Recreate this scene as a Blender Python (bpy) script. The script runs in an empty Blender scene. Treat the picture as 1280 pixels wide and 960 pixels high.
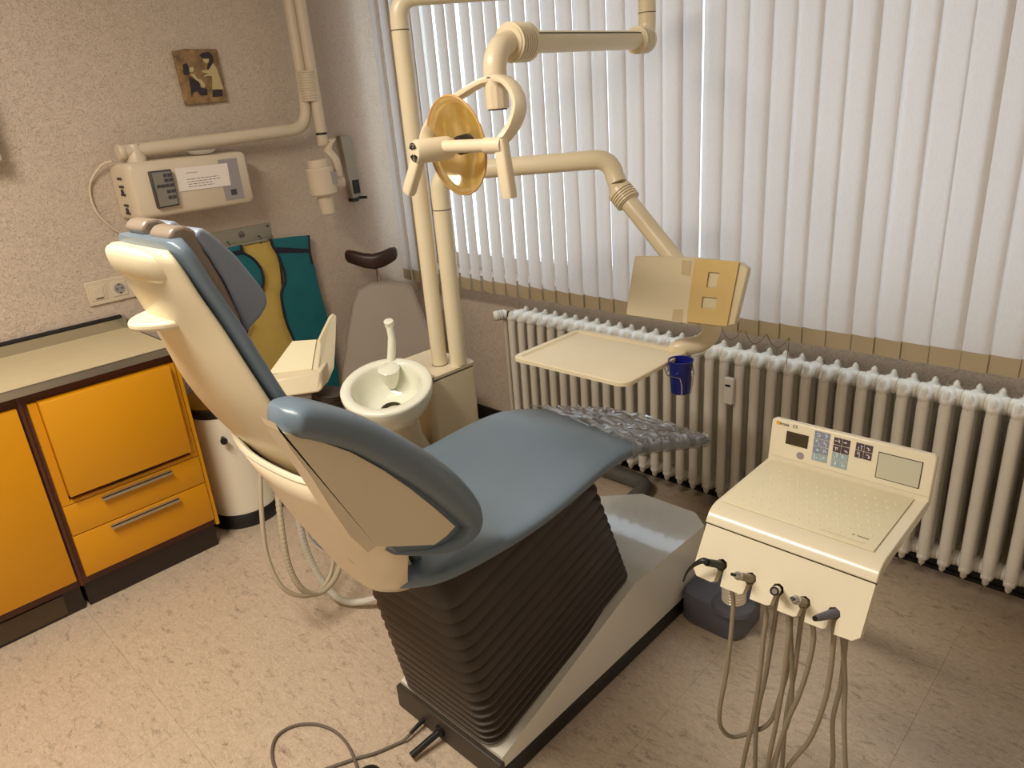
import bpy, bmesh, math, random
from mathutils import Vector, Matrix, Euler
random.seed(7)
S = bpy.context.scene
COL = S.collection

# ------------------------------------------------------------------ camera
YAW, PITCH, ROLL, FPX = math.radians(135.33559844), math.radians(21.12502469), math.radians(4.67206492), 897.5155
CAM = Vector((3.13, -2.42, 1.58))
_fw = Vector((math.cos(YAW)*math.cos(PITCH), math.sin(YAW)*math.cos(PITCH), -math.sin(PITCH)))
_rt = _fw.cross(Vector((0, 0, 1))).normalized()
_dn = _fw.cross(_rt)
RT = math.cos(ROLL)*_rt + math.sin(ROLL)*_dn
DN = -math.sin(ROLL)*_rt + math.cos(ROLL)*_dn
FW = _fw
cd = bpy.data.cameras.new('camera'); cam = bpy.data.objects.new('camera', cd); COL.objects.link(cam)
cd.sensor_width = 36; cd.sensor_fit = 'HORIZONTAL'; cd.lens = FPX/1280*36; cd.clip_start = .02
m = Matrix.Identity(4)
for i, a in enumerate((RT, -DN, -FW)):
    for j in range(3): m[j][i] = a[j]
m.translation = CAM
cam.matrix_world = m
S.camera = cam
# ------------------------------------------------------------------ world, lights, exposure
W = bpy.data.worlds.new('overcast_sky'); S.world = W; W.use_nodes = True
W.node_tree.nodes['Background'].inputs[0].default_value = (.80, .89, 1.0, 1)
W.node_tree.nodes['Background'].inputs[1].default_value = 2.5
def area(name, loc, rot, sx, sy, power, col):
    l = bpy.data.lights.new(name, 'AREA'); l.shape = 'RECTANGLE'; l.size = sx; l.size_y = sy; l.energy = power; l.color = col
    o = bpy.data.objects.new(name, l); COL.objects.link(o); o.location = loc; o.rotation_euler = rot; return o
area('ceiling_light', (1.70, -2.60, 2.55), (0, 0, 0), 1.2, .3, 60, (1.0, .92, .80))
S.view_settings.view_transform = 'Standard'; S.view_settings.look = 'None'
S.view_settings.exposure = 0.0; S.view_settings.gamma = 1.0; S.view_settings.use_curve_mapping = False

# ------------------------------------------------------------------ pixel -> place
def ray(u, v): return FW + RT*((u-640)/FPX) + DN*((v-480)/FPX)
def onx(u, v, x): d = ray(u, v); return CAM + d*((x-CAM.x)/d.x)
def ony(u, v, y): d = ray(u, v); return CAM + d*((y-CAM.y)/d.y)
def onz(u, v, z): d = ray(u, v); return CAM + d*((z-CAM.z)/d.z)
def dep(u, v, D): return CAM + ray(u, v)*D
def onpl(u, v, p0, n): d = ray(u, v); return CAM + d*((Vector(p0)-CAM).dot(n)/d.dot(n))

# ------------------------------------------------------------------ materials
def lin(c):
    return tuple(((x/255)/12.92 if x/255 <= .04045 else ((x/255+.055)/1.055)**2.4) for x in c)+(1,)
MATS = {}
def mat(name, rgb, rough=.5, metal=0, var=0, vscale=8, bump=0, bscale=200, spec=.5, coat=0):
    if name in MATS: return MATS[name]
    M = bpy.data.materials.new(name); M.use_nodes = True; MATS[name] = M
    nt = M.node_tree; b = nt.nodes['Principled BSDF']
    c = lin(rgb)
    b.inputs['Base Color'].default_value = c; b.inputs['Roughness'].default_value = rough; b.inputs['Metallic'].default_value = metal
    b.inputs['Specular IOR Level'].default_value = spec
    b.inputs['Coat Weight'].default_value = coat
    tc = nt.nodes.new('ShaderNodeTexCoord')
    if var:
        n = nt.nodes.new('ShaderNodeTexNoise'); n.inputs['Scale'].default_value = vscale; n.inputs['Detail'].default_value = 6
        nt.links.new(tc.outputs['Object'], n.inputs['Vector'])
        r = nt.nodes.new('ShaderNodeValToRGB')
        r.color_ramp.elements[0].position = .3; r.color_ramp.elements[1].position = .7
        r.color_ramp.elements[0].color = tuple(x*(1-var) for x in c[:3])+(1,)
        r.color_ramp.elements[1].color = tuple(min(1, x*(1+var)) for x in c[:3])+(1,)
        nt.links.new(n.outputs['Fac'], r.inputs['Fac']); nt.links.new(r.outputs['Color'], b.inputs['Base Color'])
    if bump:
        n = nt.nodes.new('ShaderNodeTexNoise'); n.inputs['Scale'].default_value = bscale; n.inputs['Detail'].default_value = 3
        nt.links.new(tc.outputs['Object'], n.inputs['Vector'])
        bp = nt.nodes.new('ShaderNodeBump'); bp.inputs['Strength'].default_value = bump; bp.inputs['Distance'].default_value = .002
        nt.links.new(n.outputs['Fac'], bp.inputs['Height']); nt.links.new(bp.outputs['Normal'], b.inputs['Normal'])
    return M
CREAM = mat('cream_plastic', (230, 214, 184), .32, var=.03, vscale=5)
CREAMW = mat('cream_lacquer', (230, 220, 194), .2, var=.02, vscale=4)
CREAMY = mat('yellowed_cream_plastic', (226, 212, 180), .3, var=.04, vscale=5)
BASECR = mat('pale_cream_cover', (230, 226, 214), .12, var=.03, vscale=4, coat=.6)
BLUE = mat('blue_grey_upholstery', (104, 119, 132), .34, var=.04, vscale=6, bump=.12, bscale=420)
GREYB = mat('grey_upholstery', (136, 144, 160), .42, var=.04, vscale=6, bump=.1, bscale=420)
BRONZE = mat('taupe_plastic', (138, 122, 106), .32)
FOLD = mat('brown_bellows_rubber', (68, 57, 47), .42, var=.06, vscale=10)
DKBR = mat('dark_brown_plastic', (62, 53, 44), .5)
BLACK = mat('black_plastic', (22, 21, 21), .4)
BLACKR = mat('black_rubber', (18, 17, 17), .6)
GREYP = mat('slate_grey_plastic', (92, 92, 102), .45)
PORC = mat('white_porcelain', (232, 232, 214), .12, coat=.4)
WHITE = mat('white_plastic', (226, 222, 212), .4)
WHITEE = mat('white_enamel', (222, 216, 204), .35, var=.03, vscale=4)
ORANGE = mat('orange_laminate', (214, 146, 4), .42, var=.03, vscale=3)
BROWN = mat('brown_laminate', (84, 44, 26), .5)
KICK = mat('black_brown_plinth', (44, 33, 26), .45)
KICK2 = mat('olive_brown_vent_cover', (74, 58, 38), .45)
STEEL = mat('brushed_steel', (186, 178, 162), .28, metal=.8)
CHROME = mat('chrome', (200, 198, 194), .1, metal=1)
ALU = mat('satin_aluminium', (168, 162, 148), .45, metal=.6)
WORKT = mat('beige_worktop_laminate', (206, 190, 152), .4, var=.03, vscale=20)
TEAL = mat('teal_nylon', (8, 98, 106), .55, var=.08, vscale=9, bump=.25, bscale=30)
YELCL = mat('ochre_cloth', (196, 166, 84), .7, var=.06, vscale=9, bump=.3, bscale=25)
NAVY = mat('dark_blue_piping', (20, 20, 40), .7)
GREYCH = mat('taupe_grey_vinyl', (152, 140, 126), .45, var=.03, vscale=6)
DKHEAD = mat('dark_brown_vinyl', (48, 26, 22), .4)
HOSE = mat('beige_hose', (178, 164, 138), .5)
HOSEG = mat('warm_grey_hose', (150, 138, 118), .5)
RIBW = mat('white_ribbed_hose', (206, 200, 188), .45)
CABLE = mat('grey_cable', (108, 96, 84), .5)
CUPB = mat('dark_blue_cup', (14, 24, 112), .35)
PAPER = mat('white_paper', (232, 220, 210), .8)
INK = mat('dark_ink', (60, 52, 56), .8)
REMOTE = mat('grey_remote_case', (126, 120, 110), .5)
DKKEY = mat('dark_key', (62, 60, 62), .5)
STRIP = mat('lavender_grey_foil', (150, 142, 142), .5)
ALM = mat('almond_plastic', (206, 190, 166), .4, var=.03, vscale=6)
PIPEW = mat('pale_enamel_pipe', (206, 196, 176), .35)
DRAIN = mat('dark_grey_drain_pipe', (92, 90, 86), .4)
CARD = mat('buff_cardboard', (206, 178, 116), .7, var=.03, vscale=30)
FILM = mat('pale_film', (214, 202, 172), .35)
KEYB = mat('blue_grey_key', (128, 138, 162), .5)
KEYL = mat('pale_blue_key', (150, 172, 180), .5)
KEYD = mat('brown_violet_key', (74, 58, 66), .5)
LCD = mat('dark_display', (58, 48, 26), .2)
GLYPH = mat('white_print', (222, 222, 224), .6)
VIEWER = mat('pale_grey_screen', (196, 192, 170), .25)
BINW = mat('white_bin_enamel', (232, 222, 200), .3)
TAN = mat('tan_clay', (136, 108, 72), .8, var=.5, vscale=30, bump=.6, bscale=90)
CLAYD = mat('dark_clay_glaze', (44, 34, 38), .6)
CLAYL = mat('pale_clay_glaze', (186, 168, 122), .7)
SKB = mat('black_baseboard', (26, 20, 18), .5)
SLATW = mat('tan_blind_weight_pocket', (184, 168, 138), .8)
PLATE = mat('grey_metal_plate', (150, 144, 128), .5, metal=.3)

def node_wall(name, rgb):
    M = bpy.data.materials.new(name); M.use_nodes = True; nt = M.node_tree; b = nt.nodes['Principled BSDF']
    b.inputs['Roughness'].default_value = .85; b.inputs['Specular IOR Level'].default_value = .2
    tc = nt.nodes.new('ShaderNodeTexCoord')
    n0 = nt.nodes.new('ShaderNodeTexNoise'); n0.inputs['Scale'].default_value = 85; n0.inputs['Detail'].default_value = 2; n0.inputs['Distortion'].default_value = 1.2
    nt.links.new(tc.outputs['Object'], n0.inputs['Vector'])
    n1 = nt.nodes.new('ShaderNodeTexNoise'); n1.inputs['Scale'].default_value = 260; n1.inputs['Detail'].default_value = 3
    nt.links.new(tc.outputs['Object'], n1.inputs['Vector'])
    # thin worm scratches: the band where the distorted noise is near one half
    s = nt.nodes.new('ShaderNodeMath'); s.operation = 'SUBTRACT'; s.inputs[1].default_value = .5
    nt.links.new(n0.outputs['Fac'], s.inputs[0])
    a = nt.nodes.new('ShaderNodeMath'); a.operation = 'ABSOLUTE'; nt.links.new(s.outputs[0], a.inputs[0])
    r = nt.nodes.new('ShaderNodeValToRGB'); r.color_ramp.elements[0].position = 0; r.color_ramp.elements[1].position = .035
    r.color_ramp.elements[0].color = (.0, .0, .0, 1); r.color_ramp.elements[1].color = (1, 1, 1, 1)
    nt.links.new(a.outputs[0], r.inputs['Fac'])
    gate = nt.nodes.new('ShaderNodeTexNoise'); gate.inputs['Scale'].default_value = 60; nt.links.new(tc.outputs['Object'], gate.inputs['Vector'])
    mx = nt.nodes.new('ShaderNodeMath'); mx.operation = 'MULTIPLY_ADD'; mx.inputs[1].default_value = .6
    nt.links.new(n1.outputs['Fac'], mx.inputs[0]); nt.links.new(r.outputs['Color'], mx.inputs[2])
    bp = nt.nodes.new('ShaderNodeBump'); bp.inputs['Strength'].default_value = .55; bp.inputs['Distance'].default_value = .003
    nt.links.new(mx.outputs[0], bp.inputs['Height']); nt.links.new(bp.outputs['Normal'], b.inputs['Normal'])
    c = lin(rgb)
    mixc = nt.nodes.new('ShaderNodeMixRGB'); mixc.inputs[1].default_value = tuple(x*.70 for x in c[:3])+(1,); mixc.inputs[2].default_value = c
    nt.links.new(r.outputs['Color'], mixc.inputs[0]); nt.links.new(mixc.outputs[0], b.inputs['Base Color'])
    return M
WALL = node_wall('textured_wall_plaster', (204, 186, 168))
WALLBOUNCE = mat('bounce_white_wall', (234, 228, 218), .85)  # unseen walls made lighter than the plaster, added to bounce more ambient light
CEIL = mat('white_ceiling_paint', (236, 232, 226), .9)

def node_floor():
    M = bpy.data.materials.new('marbled_linoleum'); M.use_nodes = True; nt = M.node_tree; b = nt.nodes['Principled BSDF']
    L = nt.links.new
    tc = nt.nodes.new('ShaderNodeNewGeometry')
    mp = nt.nodes.new('ShaderNodeMapping'); mp.inputs['Rotation'].default_value = (0, 0, .5); mp.inputs['Scale'].default_value = (1, 2.4, 1)
    L(tc.outputs['Position'], mp.inputs['Vector'])
    def noise(sc, det, dist, rough=.55):
        n = nt.nodes.new('ShaderNodeTexNoise'); n.inputs['Scale'].default_value = sc; n.inputs['Detail'].default_value = det
        n.inputs['Distortion'].default_value = dist; n.inputs['Roughness'].default_value = rough; L(mp.outputs[0], n.inputs['Vector']); return n
    a = noise(34, 10, 1.8, .78)
    r = nt.nodes.new('ShaderNodeValToRGB'); e = r.color_ramp.elements
    e[0].position = .30; e[0].color = lin((166, 146, 126)); e[1].position = .70; e[1].color = lin((214, 196, 174))
    x = e.new(.5); x.color = lin((194, 174, 151))
    L(a.outputs['Fac'], r.inputs['Fac'])
    v = noise(80, 3, 2.6)
    s = nt.nodes.new('ShaderNodeMath'); s.operation = 'SUBTRACT'; s.inputs[1].default_value = .5; L(v.outputs['Fac'], s.inputs[0])
    ab = nt.nodes.new('ShaderNodeMath'); ab.operation = 'ABSOLUTE'; L(s.outputs[0], ab.inputs[0])
    g = noise(18, 3, .8)
    add = nt.nodes.new('ShaderNodeMath'); add.operation = 'MULTIPLY_ADD'; add.inputs[1].default_value = -.34; add.inputs[2].default_value = .150
    L(g.outputs['Fac'], add.inputs[0])
    lt = nt.nodes.new('ShaderNodeMath'); lt.operation = 'LESS_THAN'; L(ab.outputs[0], lt.inputs[0]); L(add.outputs[0], lt.inputs[1])
    mk = nt.nodes.new('ShaderNodeMixRGB'); mk.inputs[2].default_value = lin((84, 68, 50)); L(r.outputs['Color'], mk.inputs[1])
    f = nt.nodes.new('ShaderNodeMath'); f.operation = 'MULTIPLY'; f.inputs[1].default_value = .75; L(lt.outputs[0], f.inputs[0]); L(f.outputs[0], mk.inputs[0])
    # small pale worm flecks
    v2 = noise(48, 3, 3.4)
    s2 = nt.nodes.new('ShaderNodeMath'); s2.operation = 'SUBTRACT'; s2.inputs[1].default_value = .56; L(v2.outputs['Fac'], s2.inputs[0])
    ab2 = nt.nodes.new('ShaderNodeMath'); ab2.operation = 'ABSOLUTE'; L(s2.outputs[0], ab2.inputs[0])
    lt2 = nt.nodes.new('ShaderNodeMath'); lt2.operation = 'LESS_THAN'; lt2.inputs[1].default_value = .016; L(ab2.outputs[0], lt2.inputs[0])
    f2 = nt.nodes.new('ShaderNodeMath'); f2.operation = 'MULTIPLY'; f2.inputs[1].default_value = .5; L(lt2.outputs[0], f2.inputs[0])
    mk2 = nt.nodes.new('ShaderNodeMixRGB'); mk2.inputs[2].default_value = lin((230, 214, 192)); L(mk.outputs[0], mk2.inputs[1]); L(f2.outputs[0], mk2.inputs[0])
    L(mk2.outputs[0], b.inputs['Base Color'])
    b.inputs['Roughness'].default_value = .30; b.inputs['Specular IOR Level'].default_value = .5
    bp = nt.nodes.new('ShaderNodeBump'); bp.inputs['Strength'].default_value = .08; bp.inputs['Distance'].default_value = .002
    L(a.outputs['Fac'], bp.inputs['Height']); L(bp.outputs['Normal'], b.inputs['Normal'])
    return M
FLOORM = node_floor()

def node_slat():
    M = bpy.data.materials.new('translucent_blind_fabric'); M.use_nodes = True; nt = M.node_tree; L = nt.links.new
    nt.nodes.remove(nt.nodes['Principled BSDF']); out = nt.nodes['Material Output']
    tc = nt.nodes.new('ShaderNodeTexCoord'); mp = nt.nodes.new('ShaderNodeMapping'); mp.inputs['Scale'].default_value = (400, 400, 60)
    L(tc.outputs['Object'], mp.inputs['Vector'])
    n = nt.nodes.new('ShaderNodeTexNoise'); n.inputs['Scale'].default_value = 1; n.inputs['Detail'].default_value = 2; L(mp.outputs[0], n.inputs['Vector'])
    r = nt.nodes.new('ShaderNodeValToRGB'); r.color_ramp.elements[0].color = (.65, .61, .58, 1); r.color_ramp.elements[1].color = (.77, .73, .70, 1)
    L(n.outputs['Fac'], r.inputs['Fac'])
    d = nt.nodes.new('ShaderNodeBsdfDiffuse'); t = nt.nodes.new('ShaderNodeBsdfTranslucent')
    L(r.outputs['Color'], d.inputs['Color']); L(r.outputs['Color'], t.inputs['Color'])
    mx = nt.nodes.new('ShaderNodeMixShader'); mx.inputs[0].default_value = .27
    L(d.outputs[0], mx.inputs[1]); L(t.outputs[0], mx.inputs[2]); L(mx.outputs[0], out.inputs[0])
    return M
SLAT = node_slat()
def node_clear(name, tint, gl, rough, bump=0, bs=60, ior=1.45):
    M = bpy.data.materials.new(name); M.use_nodes = True; nt = M.node_tree; L = nt.links.new
    nt.nodes.remove(nt.nodes['Principled BSDF']); out = nt.nodes['Material Output']
    t = nt.nodes.new('ShaderNodeBsdfTransparent'); t.inputs[0].default_value = tint
    g = nt.nodes.new('ShaderNodeBsdfGlossy'); g.inputs['Roughness'].default_value = rough
    fr = nt.nodes.new('ShaderNodeLayerWeight'); fr.inputs['Blend'].default_value = .35
    mul = nt.nodes.new('ShaderNodeMath'); mul.operation = 'MULTIPLY_ADD'; mul.inputs[1].default_value = .7; mul.inputs[2].default_value = gl
    pw = nt.nodes.new('ShaderNodeMath'); pw.operation = 'POWER'; pw.inputs[1].default_value = 4; L(fr.outputs['Facing'], pw.inputs[0]); L(pw.outputs[0], mul.inputs[0])
    if bump:
        tc = nt.nodes.new('ShaderNodeTexCoord'); n = nt.nodes.new('ShaderNodeTexNoise'); n.inputs['Scale'].default_value = bs; n.inputs['Distortion'].default_value = 1.5
        L(tc.outputs['Object'], n.inputs['Vector'])
        bp = nt.nodes.new('ShaderNodeBump'); bp.inputs['Strength'].default_value = bump; bp.inputs['Distance'].default_value = .01
        L(n.outputs['Fac'], bp.inputs['Height']); L(bp.outputs['Normal'], g.inputs['Normal']); L(bp.outputs['Normal'], fr.inputs['Normal'])
    mx = nt.nodes.new('ShaderNodeMixShader'); L(mul.outputs[0], mx.inputs[0]); L(t.outputs[0], mx.inputs[1]); L(g.outputs[0], mx.inputs[2]); L(mx.outputs[0], out.inputs[0])
    return M
GLASS = node_clear('window_glass', (.95, .97, .97, 1), 0, .02)
FILMC = node_clear('crinkled_clear_film', (.98, .98, .98, 1), .34, .06)
def node_amber():
    M = bpy.data.materials.new('amber_dichroic_glass'); M.use_nodes = True; nt = M.node_tree; L = nt.links.new
    nt.nodes.remove(nt.nodes['Principled BSDF']); out = nt.nodes['Material Output']
    t = nt.nodes.new('ShaderNodeBsdfTransparent'); t.inputs[0].default_value = (.96, .80, .36, 1)
    d = nt.nodes.new('ShaderNodeBsdfTranslucent'); d.inputs[0].default_value = (.92, .70, .24, 1)
    df = nt.nodes.new('ShaderNodeBsdfDiffuse'); df.inputs[0].default_value = (.80, .62, .24, 1)
    g = nt.nodes.new('ShaderNodeBsdfGlossy'); g.inputs['Roughness'].default_value = .14; g.inputs['Color'].default_value = (1, .90, .72, 1)
    m1 = nt.nodes.new('ShaderNodeMixShader'); m1.inputs[0].default_value = .5; L(t.outputs[0], m1.inputs[1]); L(d.outputs[0], m1.inputs[2])
    m2 = nt.nodes.new('ShaderNodeMixShader'); m2.inputs[0].default_value = .3; L(m1.outputs[0], m2.inputs[1]); L(df.outputs[0], m2.inputs[2])
    m3 = nt.nodes.new('ShaderNodeMixShader'); m3.inputs[0].default_value = .34; L(m2.outputs[0], m3.inputs[1]); L(g.outputs[0], m3.inputs[2])
    L(m3.outputs[0], out.inputs[0]); return M
AMBER = node_amber()
SHIELD = node_clear('clear_plastic_shield', (.93, .93, .92, 1), .03, .08)

# ------------------------------------------------------------------ mesh builder
def V(*a): return Vector(a)
class MB:
    def __init__(s): s.v = []; s.f = []
    def add(s, vs, fs):
        o = len(s.v); s.v += [Vector(x) for x in vs]; s.f += [tuple(i+o for i in f) for f in fs]; return s
    def box(s, lo, hi):
        (a, b, c), (d, e, g) = lo, hi
        return s.add([(a, b, c), (d, b, c), (d, e, c), (a, e, c), (a, b, g), (d, b, g), (d, e, g), (a, e, g)],
                     [(0, 3, 2, 1), (4, 5, 6, 7), (0, 1, 5, 4), (1, 2, 6, 5), (2, 3, 7, 6), (3, 0, 4, 7)])
    def obox(s, c, ax, ay, az, hx, hy, hz):
        c = Vector(c); P = []
        for k in (-1, 1):
            for i, j in ((-1, -1), (1, -1), (1, 1), (-1, 1)): P.append(c+ax*hx*i+ay*hy*j+az*hz*k)
        return s.add(P, [(0, 3, 2, 1), (4, 5, 6, 7), (0, 1, 5, 4), (1, 2, 6, 5), (2, 3, 7, 6), (3, 0, 4, 7)])
    def loft(s, rings, caps=True, closed=True):
        n = len(rings[0]); vs = [p for r in rings for p in r]; fs = []
        for k in range(len(rings)-1):
            for i in range(n if closed else n-1):
                j = (i+1) % n
                fs.append((k*n+i, k*n+j, (k+1)*n+j, (k+1)*n+i))
        if caps and closed:
            fs.append(tuple(reversed(range(n)))); fs.append(tuple((len(rings)-1)*n+i for i in range(n)))
        return s.add(vs, fs)
    def tube(s, path, r, n=12, caps=True):
        path = [Vector(p) for p in path]; rings = []
        R = r if isinstance(r, (list, tuple)) else [r]*len(path)
        t0 = (path[1]-path[0]).normalized()
        u = t0.orthogonal().normalized()
        for k, p in enumerate(path):
            a = path[max(0, k-1)]; b = path[min(len(path)-1, k+1)]
            t = (b-a); t = t.normalized() if t.length > 1e-9 else t0
            u = (u-t*u.dot(t)); u = u.normalized() if u.length > 1e-6 else t.orthogonal().normalized()
            w = t.cross(u)
            rings.append([p+(u*math.cos(2*math.pi*i/n)+w*math.sin(2*math.pi*i/n))*R[k] for i in range(n)])
        return s.loft(rings, caps)
    def lathe(s, c, axis, prof, n=32, caps=True):
        axis = Vector(axis).normalized(); u = axis.orthogonal().normalized(); w = axis.cross(u); c = Vector(c)
        return s.loft([[c+axis*h+(u*math.cos(2*math.pi*i/n)+w*math.sin(2*math.pi*i/n))*r for i in range(n)] for r, h in prof], caps)
    def prism(s, poly, off):
        poly = [Vector(p) for p in poly]; off = Vector(off); n = len(poly)
        fs = [tuple(range(n)), tuple(reversed(range(n, 2*n)))]
        for i in range(n): j = (i+1) % n; fs.append((j, i, n+i, n+j))
        return s.add(poly+[p+off for p in poly], fs)
    def build(s, name, mt, parent=None, origin=None, smooth=True, bevel=0, segs=2, subd=0, ang=40, solid=0):
        og = Vector(origin) if origin is not None else (Vector(parent['_o']) if parent is not None and '_o' in parent else Vector((0, 0, 0)))
        me = bpy.data.meshes.new(name); me.from_pydata([tuple(p-og) for p in s.v], [], s.f)
        bm = bmesh.new(); bm.from_mesh(me); bmesh.ops.recalc_face_normals(bm, faces=bm.faces); bm.to_mesh(me); bm.free()
        me.materials.append(mt)
        o = bpy.data.objects.new(name, me); COL.objects.link(o)
        if smooth:
            for p in me.polygons: p.use_smooth = True
            me.set_sharp_from_angle(angle=math.radians(ang))
        if parent is not None: o.parent = parent; o['_o'] = tuple(og)
        else: o.location = og; o['_o'] = tuple(og)
        if solid:
            md = o.modifiers.new('s', 'SOLIDIFY'); md.thickness = solid; md.offset = 0
        if bevel:
            md = o.modifiers.new('b', 'BEVEL'); md.width = bevel; md.segments = segs; md.limit_method = 'ANGLE'; md.angle_limit = math.radians(35)
            for p in me.polygons: p.use_smooth = True
            md.harden_normals = False
        if subd:
            md = o.modifiers.new('d', 'SUBSURF'); md.levels = subd; md.render_levels = subd
        return o
def thing(name, label, cat, loc, group=None):
    o = bpy.data.objects.new(name, None); COL.objects.link(o); o.empty_display_size = .05
    o.location = loc; o['_o'] = tuple(loc); o['label'] = label; o['category'] = cat
    if group: o['group'] = group
    return o
def tag(o, label, cat, group=None):
    o['label'] = label; o['category'] = cat
    if group: o['group'] = group
    return o
def struct(o): o['kind'] = 'structure'; return o
def bez(pts, n=8):
    pts = [Vector(p) for p in pts]; out = []
    for i in range(len(pts)-1):
        p0 = pts[max(0, i-1)]; p1 = pts[i]; p2 = pts[i+1]; p3 = pts[min(len(pts)-1, i+2)]
        for k in range(n):
            t = k/n
            out.append(.5*((2*p1)+(p2-p0)*t+(2*p0-5*p1+4*p2-p3)*t*t+(3*p1-p0-3*p2+p3)*t**3))
    out.append(pts[-1]); return out
def elbow(a, c, b, r, n=8):
    """a -> corner c -> b, rounded with radius r: list of points"""
    a, c, b = Vector(a), Vector(c), Vector(b)
    d1 = (a-c).normalized(); d2 = (b-c).normalized()
    p, q = c+d1*r, c+d2*r; out = []
    for k in range(n+1):
        t = k/n; out.append(p*(1-t)**2+c*2*t*(1-t)+q*t*t)
    return out
def sup(a, b, e, n):
    out = []
    for i in range(n):
        t = 2*math.pi*i/n; c, s_ = math.cos(t), math.sin(t)
        out.append((a*math.copysign(abs(c)**(2/e), c), b*math.copysign(abs(s_)**(2/e), s_)))
    return out
def rrect(x0, x1, y0, y1, r, n=5):
    out = []
    for cx, cy, a0 in ((x1-r, y1-r, 0), (x0+r, y1-r, 90), (x0+r, y0+r, 180), (x1-r, y0+r, 270)):
        for k in range(n+1):
            a = math.radians(a0+90*k/n); out.append((cx+r*math.cos(a), cy+r*math.sin(a)))
    return out
def text_mesh(name, body, size, mt, parent, origin, ux, uy, align='LEFT'):
    cu = bpy.data.curves.new('txt', 'FONT'); cu.body = body; cu.size = size; cu.align_x = align; cu.extrude = .0004
    to = bpy.data.objects.new('txt', cu); COL.objects.link(to)
    dg = bpy.context.evaluated_depsgraph_get(); dg.update()
    me = bpy.data.meshes.new_from_object(to.evaluated_get(dg))
    bpy.data.objects.remove(to)
    uz = ux.cross(uy); og = Vector(parent['_o'])
    for v in me.vertices: v.co = Vector(origin)+ux*v.co.x+uy*v.co.y+uz*v.co.z-og
    me.name = name; me.materials.clear(); me.materials.append(mt)
    o = bpy.data.objects.new(name, me); COL.objects.link(o); o.parent = parent; o['_o'] = tuple(og); return o
def copy_obj(o, parent, loc=None):
    c = o.copy(); COL.objects.link(c); c.parent = parent
    if loc is not None: c.location = loc
    return c

X0, X1, Y0, Y1, ZC = 0.0, 4.5, -4.3, 0.0, 2.62
# ------------------------------------------------------------------ the setting
fl = struct(MB().box((X0-.2, Y0-.2, -.12), (X1+.2, Y1+.35, -.004)).build('floor', mat('dark_floor_joint', (150, 130, 106), .8), smooth=False))
PT = .508; tx0 = 2.815-6*PT; ty0 = -2.03-4*PT
tile = MB().box((.0003, .0003, -.0035), (PT-.0003, PT-.0003, 0)).build('floor_tile', FLOORM, fl, origin=(0, 0, 0), smooth=False)
first = True
for i in range(-1, 10):
    for j in range(-1, 10):
        x, y = tx0+i*PT, ty0+j*PT
        if x > X1 or y > -.01 or x+PT < X0 or y+PT < Y0: continue
        if first: tile.location = (x, y, 0); first = False
        else: copy_obj(tile, fl, (x, y, 0))
struct(MB().box((X0-.2, Y0-.2, -.1), (X0, Y1+.25, ZC)).build('wall_left', WALL, smooth=False))
struct(MB().box((X1, Y0-.2, -.1), (X1+.2, Y1+.25, ZC)).build('wall_right', WALLBOUNCE, smooth=False))
struct(MB().box((X0, Y0-.2, -.1), (X1, Y0, ZC)).build('wall_front', WALLBOUNCE, smooth=False))
struct(MB().box((X0-.2, Y0-.2, ZC), (X1+.2, Y1+.25, ZC+.15)).build('ceiling', CEIL, smooth=False))
WX0, WX1, WZ0, WZ1 = .05, 3.9, .80, 2.42
wb = MB()
wb.box((X0, 0, -.1), (X1, .25, WZ0)); wb.box((X0, 0, WZ1), (X1, .25, ZC))
wb.box((X0, 0, WZ0), (WX0, .25, WZ1)); wb.box((WX1, 0, WZ0), (X1, .25, WZ1))
struct(wb.build('wall_back', WALL, smooth=False))
bb = MB().box((X0, -.014, 0), (X1, 0, .075)); bb.box((X0, -.02, 0), (X1, -.014, .014))
struct(bb.build('baseboard_back', SKB, smooth=False))
struct(MB().box((0, -1.50, 0), (.014, -.021, .075)).build('baseboard_left', SKB, smooth=False))
wn = MB()
for x in (WX0, 1.98, 2.96, WX1-.06): wn.box((x, .13, WZ0), (x+.06, .20, WZ1))
wn.box((WX0, .13, WZ0), (WX1, .20, WZ0+.07)); wn.box((WX0, .13, WZ1-.07), (WX1, .20, WZ1))
wo = struct(wn.build('window_1', WHITE, smooth=False))
for x, xe in ((WX0, 1.98), (1.98, 2.96), (2.96, WX1-.06)):
    MB().box((x+.06, .16, WZ0+.07), (xe, .166, WZ1-.07)).build('pane', GLASS, wo, smooth=False)

# ------------------------------------------------------------------ vertical blind
bl = thing('vertical_blind', 'off-white vertical fabric blind covering the wide window', 'blind', (0, -.15, .75))
MB().box((.05, -.17, 2.46), (3.95, -.13, 2.50)).build('head_rail', WHITE, bl, smooth=False)
BZ0, BZ1, SW = .774, 2.46, .089
def slat_mesh(z0, z1, bow, off, wd):
    mb = MB(); n = 6; r0 = []; r1 = []
    for k in range(n+1):
        u = k/n-.5; p = (u*wd, bow*(1-4*u*u)+off)
        r0.append((p[0], p[1], z0)); r1.append((p[0], p[1], z1))
    vs = r0+r1; fs = [(i, i+1, n+2+i, n+1+i) for i in range(n)]
    return mb.add(vs, fs)
sl0 = slat_mesh(BZ0+.05, BZ1, -.003, 0, SW).build('slat', SLAT, bl, origin=(0, 0, 0), ang=80)
pk = MB()
for o_ in (-.0016, .0016):
    q = slat_mesh(BZ0, BZ0+.055, -.003, o_, SW); pk.add(q.v, q.f)
pk0 = pk.build('weight_pocket', SLATW, sl0, origin=(0, 0, 0), ang=80)
x = .119; k = 0
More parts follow.
